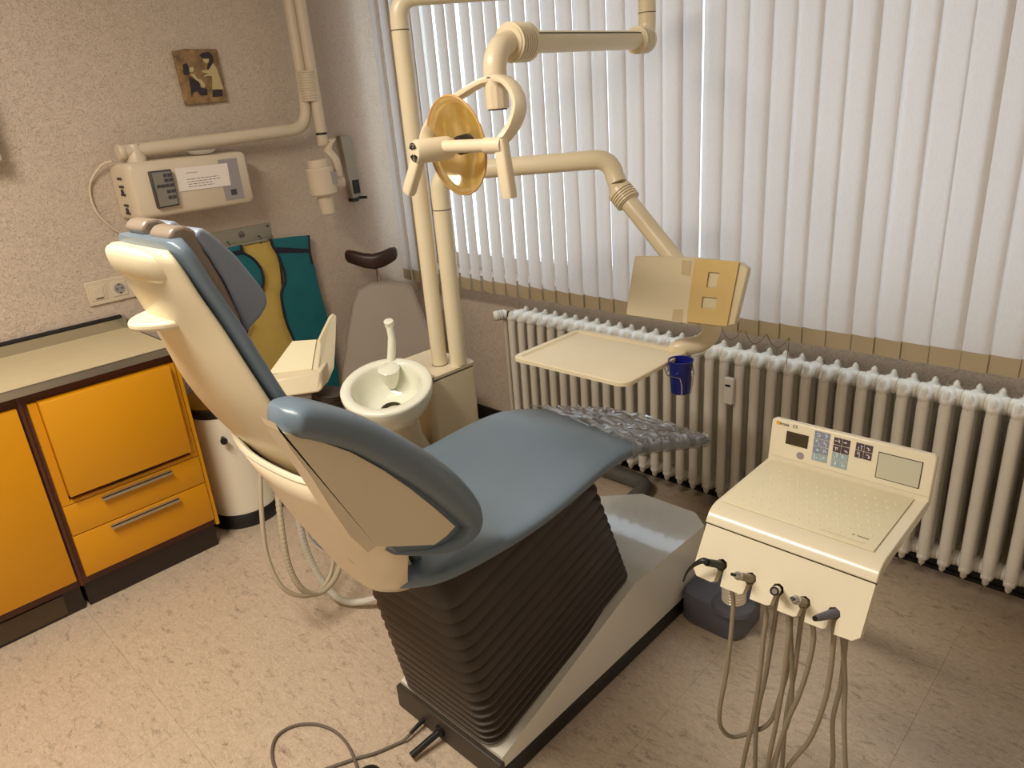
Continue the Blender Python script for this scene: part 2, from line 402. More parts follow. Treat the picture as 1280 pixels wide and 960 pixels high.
while x < 3.95:
    a = math.radians(-13+random.uniform(-3, 3))
    if x > 1.2: a = math.radians(-9.5+random.uniform(-3, 3))
    if x > 1.9: a = math.radians(-6+random.uniform(-3, 4))
    s_ = sl0 if k == 0 else copy_obj(sl0, bl)
    s_.location = (x+(random.uniform(-.004, .004) if x > 1.5 else 0), 0, -.75); s_.rotation_euler = (random.uniform(-.002, .002), random.uniform(-.0015, .0015), a)
    if k:
        p_ = pk0.copy(); COL.objects.link(p_); p_.parent = s_
    x += .0760; k += 1
def chain(name, pts, label=None):
    mb = MB(); mb.tube(bez(pts, 6), .0011, 5); o = mb.build(name, CABLE, bl); return o
for x in (1.93, 2.02, 2.10):
    chain('bead_chain', [(x, -.165, .79), (x+.02, -.17, .76), (x+.04, -.17, .75), (x+.06, -.17, .763), (x+.077, -.165, .79)])
chain('bead_chain', [(2.178, -.165, .79), (2.182, -.178, .755), (2.18, -.180, .70)])

# ------------------------------------------------------------------ radiator
RX0, RP = .835, .0597; NR = 56
rd = thing('radiator', 'long white column radiator along the wall under the blind', 'radiator', (RX0, -.1, 0))
rm = MB()
zc0, zc1 = .125, .665
def colm(y, w, d):
    # elliptical water column
    rm.loft([[(math.cos(2*math.pi*i/12)*w*sc, y+math.sin(2*math.pi*i/12)*d*sc, z) for i in range(12)]
             for z, sc in ((zc0-.01, .8), (zc0+.03, 1), (zc1-.03, 1), (zc1+.01, .8))])
for y in (-.052, 0, .052): colm(y, .0175, .0185)
for z in (zc0, zc1):
    # header: a lens shaped cross tube with hub
    rm.loft([[(xx, math.sin(2*math.pi*i/16)*.074*sy, z+math.cos(2*math.pi*i/16)*.030*sz) for i in range(16)]
             for xx, sy, sz in ((-.0205, .3, .55), (-.014, .88, .8), (0, 1, 1), (.014, .88, .8), (.0205, .3, .55))])
    rm.lathe((-.0297, 0, z), (1, 0, 0), [(.0, 0), (.024, 0), (.027, .003), (.027, .0564), (.024, .0594), (0, .0594)], 14, caps=False)
    sgn = 1 if z > .4 else -1
    for y in (-.052, .052):
        rm.loft([[(math.cos(2*math.pi*i/8)*.009*sc, y+math.sin(2*math.pi*i/8)*.014*sc, z+sgn*h) for i in range(8)] for h, sc in ((.005, 1.3), (.026, 1), (.034, .4))])
rs0 = rm.build('radiator_section', WHITEE, rd, origin=(0, 0, 0), ang=50)
for k in range(NR):
    s_ = rs0 if k == 0 else copy_obj(rs0, rd)
    s_.location = (k*RP+.03, 0, 0)
mb = MB().tube([(RX0+.005, -.1, zc1), (RX0-.03, -.1, zc1)], .011, 12); mb.lathe((RX0-.035, -.1, zc1), (1, 0, 0), [(.016, 0), (.016, .02)], 6)
mb.build('valve_nut', mat('dark_brass', (70, 56, 44), .4, metal=.6), rd)
vd = Vector((-.62, -.72, -.08)).normalized()
mb = MB().lathe((RX0-.045, -.105, zc1), vd, [(.018, 0), (.024, .012), (.024, .05), (.021, .062), (.0, .064)], 20, caps=False)
th = mb.build('thermostat_head', WHITE, rd)
mb = MB()
for q in range(4): mb.lathe(V(RX0-.045, -.105, zc1)+vd*(.016+q*.008), vd, [(.0244, 0), (.0244, .002)], 20)
mb.build('scale_marks', INK, th)
mb = MB().tube(elbow((RX0-.045, -.10, zc1), (RX0-.062, -.10, zc1-.02), (RX0-.062, -.10, .02), .018)+[V(RX0-.062, -.10, .0)], .0105, 12)
mb.build('supply_pipe', PIPEW, rd)
mb = MB()
for xx in (RX0+.3, RX0+1.5, RX0+2.7): mb.box((xx-.012, -.11, 0), (xx+.012, -.09, .1))
mb.build('foot_bracket', BLACK, rd, smooth=False)
hm = ony(913, 487, -.17)
t = thing('heat_meter', 'small white heat cost meter clipped to the radiator column', 'meter', (hm.x, -.168, hm.z-.05))
MB().box((hm.x-.019, -.190, hm.z-.052), (hm.x+.019, -.169, hm.z+.05)).build('case', WHITE, t, bevel=.005)
MB().box((hm.x-.010, -.1915, hm.z+.018), (hm.x+.010, -.1895, hm.z+.026)).build('display', BLACK, t, smooth=False)

# ------------------------------------------------------------------ base cabinets, worktop
CX = .475
def cabinet(ya, yb, kind, label):
    t = thing('base_cabinet', label, 'cabinet', (.24, (ya+yb)/2, 0), 'orange base cabinets under the worktop')
    b = MB().box((.02, ya, .10), (CX-.022, yb, .8355)); b.build('carcass', BROWN, t, smooth=False)
    MB().box((.03, ya+.002, 0), (CX-.035, yb-.002, .10)).build('plinth', KICK, t, smooth=False)
    if kind == 'drawers':
        MB().box((.02, yb-.001, .105), (CX-.004, yb+.012, .835)).build('side_panel', ORANGE, t, smooth=False)
        MB().box((CX-.022, ya+.014, .43), (CX-.004, ya+.040, .797)).build('front_frame', ORANGE, t, smooth=False)
        MB().box((CX-.022, yb-.030, .43), (CX-.004, yb-.004, .797)).build('front_frame', ORANGE, t, smooth=False)
        d = MB().box((CX-.02, ya+.042, .452), (CX+.024, yb-.03, .799)).build('flap_door', ORANGE, t, smooth=False, bevel=.0015)
        MB().box((CX-.02, ya+.15, .446), (CX+.018, yb-.15, .451)).build('grip_strip', BLACK, d, smooth=False)
        for z0, z1 in ((.418, .43), ):
            MB().box((CX-.02, ya+.014, z0), (CX-.002, yb-.004, z1)).build('front_rail', ORANGE, t, smooth=False)
        for z0, z1 in ((.302, .415), (.134, .298)):
            d = MB().box((CX-.02, ya+.014, z0), (CX, yb-.004, z1)).build('drawer', ORANGE, t, smooth=False, bevel=.001)
            yc0, yc1 = -1.88, -1.636
            h = MB().box((CX-.001, yc0, z1-.012), (CX+.020, yc1, z1-.009)); h.box((CX+.017, yc0, z1-.022), (CX+.020, yc1, z1-.009))
            h.build('handle', STEEL, d, smooth=False)
    else:
        MB().box((CX-.02, ya+.006, .134), (CX, yb-.008, .795)).build('door', ORANGE, t, smooth=False, bevel=.001)
        q = MB().box((CX-.036, ya+.10, .012), (CX-.030, yb-.06, .088)); q.build('vent_cover', KICK2, t, smooth=False)
    return t
cabinet(-2.012, -1.519, 'drawers', 'orange base cabinet with flap door above two drawers beside the bin')
cabinet(-2.62, -2.022, 'door', 'orange base cabinet with one plain door at the left picture edge')
MB().box((.02, -2.022, .1), (CX-.012, -2.012, .8355)).build('filler_strip', BROWN, bpy.data.objects['base_cabinet'], smooth=False)
wt = thing('worktop', 'beige laminate worktop with steel front edge over the orange cabinets', 'worktop', (.25, -2.0, .837))
MB().box((.014, -2.70, .837), (.482, -1.510, .862)).build('top_board', WORKT, wt, smooth=False)
e_ = MB().box((.4825, -2.70, .836), (.492, -1.509, .8635)); e_.box((.484, -2.70, .8622), (.492, -1.509, .8645)); e_.build('steel_edge', STEEL, wt, smooth=False)
MB().box((.012, -1.5095, .838), (.484, -1.506, .8632)).build('end_edge', BLACK, wt, smooth=False)
MB().box((.006, -2.70, .862), (.016, -1.512, .902)).build('backsplash', STEEL, wt, smooth=False)
MB().box((.004, -2.70, .902), (.018, -1.520, .917)).build('sealing_strip', BLACKR, wt, smooth=False, bevel=.003)
MB().box((.004, -1.520, .862), (.030, -1.510, .912)).build('end_cap', ALU, wt, smooth=False)

# ------------------------------------------------------------------ pedal bin
bc = V(.285, -1.315, 0)
t = thing('pedal_bin', 'white round pedal bin with steel lid beside the cabinet', 'bin', bc)
MB().lathe(bc, (0, 0, 1), [(.142, .045), (.142, .05), (.139, .06), (.139, .50), (.137, .51)], 40).build('body', BINW, t)
MB().lathe(bc, (0, 0, 1), [(.150, 0), (.154, .01), (.154, .04), (.146, .058), (.139, .060)], 40).build('base_ring', BLACK, t)
MB().lathe(bc, (0, 0, 1), [(.142, .505), (.147, .512), (.147, .54), (.140, .546)], 40).build('rim', BLACK, t)
MB().lathe(bc, (0, 0, 1), [(.140, .545), (.137, .565), (.118, .60), (.07, .622), (.0, .628)], 40, caps=False).build('lid', CHROME, t)
hp = [bc+V(math.cos(a)*.02+.02, math.sin(a)*.07, .616+.02*math.sin(max(0, 1))*0+.012) for a in [q*math.pi/8 for q in range(17)]]
MB().tube(hp, .003, 6).build('lid_handle', BLACK, t)
pd = Vector((.55, .84, 0)).normalized()
mb = MB().obox(bc+pd*.172+V(0, 0, .022), pd, V(-pd.y, pd.x, 0), V(0, 0, 1), .035, .024, .006); mb.obox(bc+pd*.20+V(0, 0, .03), pd, V(-pd.y, pd.x, 0), V(0, 0, 1), .012, .03, .007)
mb.build('pedal', BLACK, t, bevel=.003)
mb = MB().tube([bc+V(.12, -.075, .42), bc+V(.15, -.085, .42)], .008, 8); mb.lathe(bc+V(.148, -.084, .42), (1, -.3, 0), [(.014, 0), (.014, .012)], 12); mb.build('handle_knob', BLACK, t)

# ------------------------------------------------------------------ wall left: socket, plaque, holders
t = thing('socket_panel', 'cream triple wall plate with light switch and two sockets', 'socket', (0, -1.5, .97))
MB().box((0, -1.617, .972), (.011, -1.37, 1.066)).build('frame', ALM, t, bevel=.003)
for q in range(3):
    yc = -1.576+q*.079
    MB().box((.008, yc-.029, .99), (.0135, yc+.029, 1.048)).build('insert', ALM, t, bevel=.002)
    if q == 0: 
        MB().box((.012, yc-.018, 1.0), (.0165, yc+.018, 1.04)).build('rocker', ALM, t, bevel=.002)
        MB().box((.012, yc-.014, .995), (.0145, yc+.014, .998)).build('rocker_gap', BLACK, t, smooth=False)
    else:
        rg = MB().lathe((.0125, yc, 1.019), (1, 0, 0), [(.0205, 0), (.0205, .002), (.0195, .002), (.0195, .0014), (0, .0014)], 28, caps=False).build('socket_well', STRIP, t)
        mb = MB()
        for dy, dz in ((-.0095, 0), (.0095, 0), (0, .017), (0, -.017)): mb.lathe((.0135, yc+dy, 1.019+dz), (1, 0, 0), [(.003, 0), (.003, .0016), (0, .0016)], 10)
        mb.build('contact', BLACK, rg)
t = thing('wall_dispenser', 'pale box on the wall cut off by the left picture edge', 'dispenser', (0, -1.88, 1.54))
MB().box((0, -2.02, 1.537), (.10, -1.772, 1.80)).build('case', WHITE, t, bevel=.008)
MB().box((.099, -2.00, 1.56), (.103, -1.82, 1.60)).build('slot_cover', ALM, t, bevel=.001)

# relief plaque
pA = [onx(u, v, .014) for u, v in ((217, 62), (271, 61), (285, 126), (233, 131))]
pc = sum(pA, Vector())/4
t = thing('relief_plaque', 'brown clay relief plaque of a figure tending a seated patient', 'plaque', (0, pc.y, pc.z-.1))
def plq(u, v):  # zoom picture coordinates 0..1067 x 0..960 of region 200,50,300,140
    return onx(200+u*100/1067, 50+v*90/960, .016)
pol = [plq(u, v) for u, v in ((170, 148), (330, 118), (520, 122), (755, 118), (790, 300), (850, 560), (905, 815), (620, 845), (350, 870), (285, 610), (225, 370))]
mb = MB().prism([V(.002, p.y, p.z) for p in pol], (.014, 0, 0)); mb.build('tablet', TAN, t, bevel=.002, smooth=True)
def rel(name, pts, mt, h):
    pp = [plq(u, v) for u, v in pts]
    MB().prism([V(.0155, p.y, p.z) for p in pp], (h, 0, 0)).build(name, mt, t, bevel=.001)
rel('hair', [(525, 200), (560, 170), (640, 160), (690, 200), (705, 290), (660, 380), (625, 385), (640, 310), (650, 250), (570, 250)], CLAYD, .006)
rel('face', [(565, 245), (610, 240), (652, 250), (645, 300), (620, 318), (578, 290)], CLAYL, .005)
rel('coat', [(660, 360), (700, 310), (745, 370), (775, 450), (810, 560), (845, 660), (695, 662), (690, 480), (620, 480), (580, 500), (590, 470), (640, 450), (560, 430), (560, 405), (650, 400)], CLAYL, .006)
rel('shoes', [(700, 665), (820, 665), (832, 745), (705, 760)], CLAYD, .005)
rel('chair_back', [(300, 330), (350, 310), (380, 380), (385, 460), (320, 465)], CLAYD, .006)
rel('patient_head', [(380, 370), (430, 355), (455, 400), (430, 435), (390, 430)], CLAYL, .006)
rel('patient_body', [(400, 455), (450, 450), (500, 520), (550, 530), (600, 600), (590, 640), (550, 630), (520, 560), (470, 530)], CLAYL, .006)
rel('chair_seat', [(385, 480), (470, 535), (520, 570), (540, 640), (625, 650), (630, 735), (545, 740), (500, 680), (440, 700), (420, 755)], CLAYD, .004)

# x-ray generator box
t = thing('xray_unit', 'cream wall mounted x-ray generator with folding pipe arm and tube head', 'x-ray unit', (0, -1.16, 1.28))
box = [onx(u, v, .15) for u, v in ((163, 210), (302, 190), (318, 251), (181, 275))]
bz1, bz0 = 1.487, 1.280; by0, by1 = -1.395, -.922
rg = []
def rr_yz(x, y0, y1, z0, z1, r): return [V(x, a, b) for a, b in rrect(y0, y1, z0, z1, r, 4)]
MB().loft([rr_yz(.004, by0-.02, by1+.005, bz0-.004, bz1+.004, .02), rr_yz(.11, by0-.01, by1+.004, bz0-.002, bz1+.002, .02), rr_yz(.14, by0-.004, by1, bz0, bz1, .022), rr_yz(.15, by0+.008, by1-.01, bz0+.01, bz1-.01, .02)]).build('generator_box', ALM, t, ang=50)
MB().box((.149, -1.048, 1.303), (.1512, -.966, 1.466)).build('label_foil', STRIP, t, smooth=False)
MB().box((.150, -1.02, 1.322), (.1525, -.995, 1.345)).build('rocker_switch', DKKEY, t, smooth=False)
mb = MB()
for z in (1.30, 1.33, 1.37, 1.40, 1.43): mb.box((.05, by0-.0175, z), (.09, by0-.0145, z+.008))
for z in (1.315, 1.385): mb.lathe((.07, by0-.0185, z), (0, 1, 0), [(.010, 0), (.010, .004)], 12)
mb.build('side_icons', INK, t, smooth=False)
# pipe arm
py, pz = -1.375, 1.535; px_ = .085
va = .30                     # x of the hanging tube
aend = onx(368, 160, .12); up0 = onx(383, 125, .16); up1 = onx(360, 0, .16)
MB().lathe((px_, -1.335, 1.478), (0, 0, 1), [(.036, 0), (.036, .03), (.028, .05), (.024, .075)], 20).build('pivot_post', ALM, t)
path = [V(px_, -1.395, 1.528), V(px_, -1.30, 1.530)]+elbow((px_, -1.30, 1.530), (px_+.02, -.585, 1.556), (px_+.03, -.575, 1.72), .085)+[V(px_+.03, -.575, 1.72), V(px_+.03, -.575, 2.30)]
MB().tube(path, .026, 18).build('lower_pipe', ALM, t)
MB().lathe((px_, -1.396, 1.528), (0, 1, 0), [(.0, 0), (.026, 0), (.029, .004), (.029, .02), (.026, .024)], 20, caps=False).build('end_cap', ALM, t)
P2 = V(px_+.065, -.545, 0)
MB().tube([V(P2.x, P2.y, 1.50), V(P2.x, P2.y, 2.30)], .024, 18).build('upper_pipe', ALM, t)
mb = MB()
prof = []
for q in range(12): z = 1.665+q*.0105; prof += [(.039, z), (.042, z+.002), (.042, z+.006), (.039, z+.008)]
mb.lathe((px_+.05, -.56, 0), (0, 0, 1), prof, 24); mb.build('ribbed_sleeve', ALM, t, ang=30)
MB().lathe((P2.x, P2.y, 1.523), (0, 0, 1), [(.0252, 0), (.0252, .010)], 20).build('black_ring', BLACK, t)
# head arm and tube head
hd = V(.20, -.60, 0)
A = V(P2.x, P2.y, 1.485); B_ = onx(424, 228, .20)
pth = bez([A+V(0, .0, .012), A+V(.02, .035, .012), V(.18, B_.y-.02, A.z-.025), V(.20, B_.y, A.z-.08), V(.20, B_.y, B_.z)], 6)
mb = MB(); rings = []
for p in pth: rings.append([p+V(a, 0, 0)*1+V(0, b, b*.3) for a, b in sup(.014, .017, 4, 12)])
mb.loft(rings); mb.build('head_arm', ALM, t)
mb = MB().lathe((P2.x, P2.y, 1.478), (0, 0, 1), [(.0, 0), (.024, 0), (.026, .004), (.026, .026)], 20, caps=False); mb.build('arm_socket', ALM, t)
MB().lathe(B_+V(0, -.045, 0), (0, 1, 0), [(.030, 0), (.030, .05), (.026, .062), (0, .064)], 20).build('head_joint', ALM, t)
hc = onx(404, 222, .20); hc = V(.20, hc.y-.012, hc.z)
ax = V(.0, -.06, 1).normalized()
MB().lathe(hc-ax*.075, ax, [(.0, 0), (.052, 0), (.060, .008), (.060, .115), (.055, .122), (.045, .124), (.043, .150), (.038, .155), (0, .155)], 28, caps=False).build('tube_head', ALM, t, ang=30)
MB().lathe(hc-ax*.155, V(0, -.05, 1), [(.032, 0), (.034, .05), (.036, .08)], 24).build('cone', ALM, t)
lb = hc+V(.0615, .0, -.02)
MB().box((hc.x+.052, hc.y+.02, hc.z-.03), (hc.x+.058, hc.y+.048, hc.z+.025)).build('type_plate', STRIP, t, smooth=False)
MB().tube(bez([(.06, -1.415, 1.50), (.03, -1.45, 1.485), (.012, -1.50, 1.42), (.012, -1.505, 1.33), (.012, -1.46, 1.25), (.012, -1.38, 1.17), (.012, -1.33, 1.0)], 8), .0045, 8).build('power_cord', ALM, t)

t = thing('remote_control', 'grey handheld x-ray keypad hung on the cream generator box', 'remote', (.151, -1.29, 1.31))
mb = MB().prism([V(.1515, a, b) for a, b in [(-1.333, 1.452), (-1.249, 1.452), (-1.247, 1.316), (-1.331, 1.313)]], (.022, 0, 0)); mb.build('case', DKKEY, t, bevel=.004)
mb = MB().prism([V(.1735, a, b) for a, b in [(-1.326, 1.446), (-1.254, 1.446), (-1.252, 1.322), (-1.324, 1.319)]], (.0015, 0, 0)); mb.build('face_plate', REMOTE, t, smooth=False)
for r_, cols in ((1.432, (2, 3)), (1.414, (2, 3)), (1.394, (0, 1, 2, 3)), (1.372, (2, 3)), (1.350, (2, 3))):
    for c_ in cols:
        y = -1.318+c_*.0165
        MB().box((.1748, y, r_-.006), (.1768, y+.0135, r_+.006)).build('key', DKKEY, t, smooth=False)
nt_ = thing('paper_note', 'white printed paper note taped on the x-ray generator', 'note', (.152, -1.12, 1.365))
MB().prism([V(.1525, a, b) for a, b in [(-1.228, 1.452), (-1.012, 1.450), (-1.015, 1.362), (-1.231, 1.364)]], (.0008, 0, 0)).build('sheet', PAPER, nt_, smooth=False)
mb = MB()
mb.box((.1533, -1.19, 1.4290), (.1538, -1.14, 1.4305))
for q, (ya, yb) in enumerate(((-1.19, -1.06), (-1.19, -1.055), (-1.188, -1.09), (-1.19, -1.085))):
    y = ya
    while y < yb:
        w_ = random.uniform(.008, .02); mb.box((.1533, y, 1.4045-q*.0095), (.1538, min(y+w_, yb), 1.4065-q*.0095)); y += w_+.004
mb.build('printed_lines', INK, nt_, smooth=False)
d_ = MB().lathe((.09, -1.08, 1.4915), (0, 0, 1), [(.03, 0), (.045, .006), (.058, .017), (.054, .017), (.04, .009), (0, .006)], 28, caps=False)
tag(d_.build('small_dish', WHITE, None, origin=(.09, -1.08, 1.49)), 'small white dish lying on top of the generator box', 'dish')

# film holder bracket on the wall
t = thing('wall_bracket', 'slim grey metal holder on the wall beside the x-ray head', 'holder', (0, -.34, 1.2))
MB().prism([V(.002, -.372, 1.508), V(.002, -.312, 1.505), V(.002, -.300, 1.205), V(.002, -.356, 1.205)], (.034, 0, 0)).build('channel', ALU, t, bevel=.003)
MB().box((.036, -.345, 1.235), (.039, -.308, 1.30)).build('label_plate', BLACK, t, smooth=False)
MB().box((.0, -.358, 1.198), (.04, -.325, 1.215)).build('end_cap', BLACK, t, smooth=False)
MB().tube([(.04, -.318, 1.214), (.075, -.300, 1.214)], .007, 10).build('peg', BLACK, t)

# ------------------------------------------------------------------ apron rail and aprons
t = thing('apron_rail', 'grey metal rail plate screwed to the wall above the lead apron', 'rail', (0, -.96, 1.09))
MB().box((0, -1.16, 1.093), (.006, -.801, 1.168)).build('plate', PLATE, t, smooth=False, bevel=.001)
MB().box((.006, -1.15, 1.094), (.030, -.84, 1.104)).build('lip', PLATE, t, smooth=False)
for y in (-.815, -1.14): MB().lathe((.006, y, 1.155), (1, 0, 0), [(.005, 0), (.005, .003), (0, .0035)], 10).build('screw', BLACK, t)
mk = MB().lathe((.006, -.945, 1.137), (1, 0, 0), [(.014, 0), (.014, .001), (.012, .001), (.012, 0)], 20, caps=False)
mk.box((.006, -.956, 1.1365), (.0072, -.934, 1.139)); mk.box((.006, -.9465, 1.126), (.0072, -.9435, 1.148)); mk.box((.006, -.954, 1.128), (.0072, -.95, 1.137)); mk.box((.006, -.94, 1.128), (.0072, -.936, 1.137))
mk.build('emblem', INK, t, smooth=False)
for y in (-.87, -1.02): MB().tube(bez([(.008, y, 1.115), (.02, y, 1.12), (.028, y, 1.105), (.02, y, 1.08)], 5), .002, 6).build('hook', BLACK, t)
def cloth(pts, x, mt, name, parent, th=.008, wob=.004):
    P = [onx(u, v, x) for u, v in pts]; c = sum(P, Vector())/len(P)
    mb = MB().prism([V(x-th/2, p.y, p.z) for p in P], (th, 0, 0)); return mb.build(name, mt, parent, bevel=.003)
ya = thing('ochre_apron', 'ochre yellow lining panel hanging on the rail between teal panels', 'apron', (.02, -.9, .4))
cloth([(302, 307), (340, 300), (349, 330), (352, 360), (358, 390), (370, 425), (385, 460), (395, 490), (300, 500), (305, 430), (316, 400), (330, 370), (330, 345), (318, 325), (304, 315)], .016, YELCL, 'panel', ya, .012)
ta = thing('lead_apron', 'teal lead apron with dark piping hanging from the rail on the wall', 'apron', (.045, -.8, .25))
Rp = [(339, 299), (362, 296), (386, 294), (387, 312), (393, 335), (400, 365), (410, 400), (418, 440), (423, 475), (425, 495), (420, 503), (410, 500), (395, 480), (380, 450), (366, 422), (357, 400), (352, 375), (352, 364), (356, 352), (355, 340), (348, 320), (341, 308)]
cloth(Rp, .036, TEAL, 'front_panel', ta, .012)
Lp = [(262, 316), (300, 306), (303, 315), (316, 323), (326, 336), (329, 350), (326, 362), (312, 380), (305, 400), (303, 420), (295, 420), (280, 395), (262, 350)]
cloth(Lp, .036, TEAL, 'side_panel', ta, .012)
def piping(pts, x, r=.0045): 
    return MB().tube(bez([onx(u, v, x) for u, v in pts], 5), r, 6).build('piping', NAVY, ta)
piping([(338, 299), (341, 308), (348, 320), (355, 340), (356, 352), (352, 364), (352, 375), (357, 400), (366, 422), (380, 450), (395, 480)], .044, .006)
piping([(386, 294), (387, 312), (390, 330)], .044, .005)
piping([(301, 306), (303, 315), (316, 323), (326, 336), (329, 350), (327, 361)], .044, .006)
piping([(314, 402), (309, 412), (307, 425)], .044, .006)
piping([(425, 495), (420, 503), (410, 500), (400, 488)], .044, .006)
for q in (((345, 309), (386, 311), (386, 316), (347, 316)), ((283, 316), (303, 312), (304, 318), (285, 321))):
    MB().prism([onx(u, v, .0425) for u, v in q], (.003, 0, 0)).build('strap', NAVY, ta, smooth=False)
MB().prism([onx(u, v, .0430) for u, v in ((277, 313), (286, 312), (291, 318), (284, 321), (278, 318))], (.004, 0, 0)).build('care_label', PAPER, ta, smooth=False)
# vest of the apron continues down behind the tray: teal lower lobe
# ------------------------------------------------------------------ x-ray patient chair in the corner
gc = V(.50, -.50, 0)
gd = Vector((.76, -.65, 0)).normalized(); gs = Vector((-gd.y, gd.x, 0))   # faces out of the corner; gs to its left
t = thing('corner_chair', 'taupe padded x-ray chair with dark head support in the corner', 'chair', gc)
Dg = 3.05
def gpt(u, v, back=0): 
    p = onpl(u, v, gc+V(0, 0, .5)-gd*.12, (gd+V(0, 0, .30)).normalized()); return p-gd*back
outline = [(447, 362), (460, 354), (485, 352), (506, 354), (517, 360), (526, 385), (540, 420), (552, 460), (556, 500), (552, 525), (520, 535), (470, 535), (430, 528), (424, 505), (427, 470), (433, 420), (440, 378)]
mb = MB().prism([gpt(u, v) for u, v in outline], -gd*.055); mb.build('backrest', GREYCH, t, bevel=.018, segs=4)
rings = []
for u, v, hh, fw in ((431, 321, .016, -.02), (434, 321, .030, -.005), (442, 322, .034, .008), (455, 325, .036, .022), (468, 326, .037, .028), (479, 323, .037, .024), (488, 319, .036, .012), (494, 317, .030, -.002), (496, 317, .016, -.018)):
    c_ = gpt(u, v)+gd*(fw-.01); rings.append([c_+gd*a_+V(0, 0, 1)*b_ for a_, b_ in sup(.030, hh, 3, 20)])
MB().loft(rings).build('head_support', DKHEAD, t, ang=60)
a, b = gpt(471, 332, .0), gpt(474, 360, .03)
mb = MB().tube([a, b], .009, 8); mb.build('head_post', CHROME, t)
sc_ = gc+gd*.14+V(0, 0, .40)
mb = MB().obox(sc_, gd, gs, V(0, 0, 1), .22, .21, .035); mb.build('seat', GREYCH, t, bevel=.03, segs=4)
MB().lathe(gc+gd*.1, (0, 0, 1), [(.22, 0), (.22, .02), (.05, .04), (.035, .06), (.035, .37)], 28).build('pedestal', CHROME, t)
mb = MB().obox(gc-gd*.03+V(0, 0, .40), gd, gs, V(0, 0, 1), .12, .03, .012); mb.build('back_bracket', DKBR, t, smooth=False)

# ------------------------------------------------------------------ spittoon unit
UX, UY, UZ = 1.435, -.905, .80     # far right top corner of the housing
t = thing('spittoon_unit', 'cream dental unit housing with white spittoon bowl beside the chair', 'dental unit', (1.33, -1.05, 0))
def rr_xy(z, x0, x1, y0, y1, r): return [V(a, b, z) for a, b in rrect(x0, x1, y0, y1, r, 5)]
MB().loft([rr_xy(0, UX-.23, UX-.01, UY-.205, UY-.01, .03), rr_xy(.1, UX-.23, UX-.006, UY-.205, UY-.006, .025), rr_xy(UZ-.02, UX-.23, UX, UY-.205, UY, .02)]).build('housing', CREAMY, t, ang=50)
MB().loft([rr_xy(UZ-.0185, UX-.228, UX-.003, UY-.203, UY-.003, .018), rr_xy(UZ-.014, UX-.228, UX-.003, UY-.203, UY-.003, .018)]).build('seam', BLACK, t)
MB().loft([rr_xy(UZ-.014, UX-.23, UX, UY-.205, UY, .02), rr_xy(UZ-.004, UX-.23, UX+.001, UY-.205, UY+.001, .02), rr_xy(UZ, UX-.226, UX-.004, UY-.201, UY-.004, .018)]).build('lid', CREAMY, t, ang=30)
bz = V(.50, -.50, 0).normalized()
bn = (V(0, 0, 1)*math.cos(math.radians(17))+bz*math.sin(math.radians(17))).normalized()
bcn = dep(483, 482, 2.16)
Rb = .139
mb = MB().lathe(bcn, bn, [(.0, -.135), (.05, -.133), (.085, -.115), (.117, -.075), (.136, -.03), (Rb, -.008), (Rb, .0), (Rb-.005, .004), (Rb-.028, .003), (.107, -.004), (.102, -.02), (.095, -.055), (.075, -.082), (.045, -.094), (.034, -.096)], 48, caps=False)
bw = mb.build('bowl', PORC, t, ang=60)
side = bn.cross(bz).normalized(); rear = bn.cross(side); 
if rear.dot(Vector((-.7, .7, 0))) < 0: rear = -rear
MB().lathe(bcn+bn*-.096, bn, [(.034, 0), (.034, .004), (.03, .004), (.028, -.012), (0, -.012)], 24, caps=False).build('drain', mat('dark_drain', (66, 60, 52), .4, metal=.5), bw)
# rinsing spout inside the rim
sp = bcn+rear*.083+side*0
mb = MB().lathe(sp+bn*-.05, bn, [(.012, -.02), (.022, .0), (.031, .03), (.034, .052), (.030, .055), (0, .055)], 20, caps=False); mb.build('rinse_outlet', PORC, bw)
# cup filler spout
cb = dep(487, 450, 2.26); ct = dep(486, 404, 2.22)
mb = MB().tube(bez([cb+V(0, 0, -.02), cb*.5+ct*.5+V(.006, .006, 0), ct], 5), [.0135]*6+[.0115]*5, 12); mb.build('cup_filler', PORC, t)
MB().lathe(ct, (.3, -.3, 1), [(.012, -.012), (.0155, -.010), (.0155, .008), (.011, .010)], 8).build('filler_tip', PORC, t)
# curved cradle joining bowl and housing
neck = bcn-bn*.12
MB().tube([neck+V(0, 0, .02), neck+V(-.005, .03, -.10), V(neck.x-.01, UY-.24, .45), V(neck.x-.01, UY-.24, .2)], [.07, .065, .075, .075], 20).build('bowl_support', CREAMY, t)
arc = []
for q in range(13):
    a = math.radians(4+q*6)
    w_ = (side*math.cos(a)+bn*-math.sin(a)*.95) if side.dot(V(.7, .7, 0)) > 0 else (-side*math.cos(a)+bn*-math.sin(a)*.95)
    arc.append(bcn+w_*Rb*.985+rear*.03)
MB().tube(arc, .003, 6).build('bowl_seam', BLACK, t)

# assistant tray with suction hoses
O = dep(368, 452, 2.40)
au = (RT-V(0, 0, RT.z)).normalized(); ah = V(-au.y, au.x, 0); 
av = (ah*math.cos(math.radians(24))+V(0, 0, 1)*math.sin(math.radians(24))).normalized(); an = au.cross(av).normalized()
at = thing('assistant_tray', 'cream assistant tray with pale pad and upright rim left of the spittoon', 'tray', (O.x, O.y, 0))
def apx(u, v, lift=0): return onpl(u, v, O, an)+an*lift
top = [apx(*p) for p in ((322, 474), (333, 470), (362, 430), (368, 427), (398, 424), (402, 428), (398, 462), (393, 468), (345, 476), (330, 482))]
MB().prism(top, -an*.02).build('tray_top', CREAMY, at, bevel=.004)
pad = [apx(*p, .002) for p in ((336, 469), (366, 428), (396, 426), (390, 463))]
MB().prism(pad, an*.004).build('pad', mat('ivory_pad', (232, 222, 188), .6), at, smooth=False)
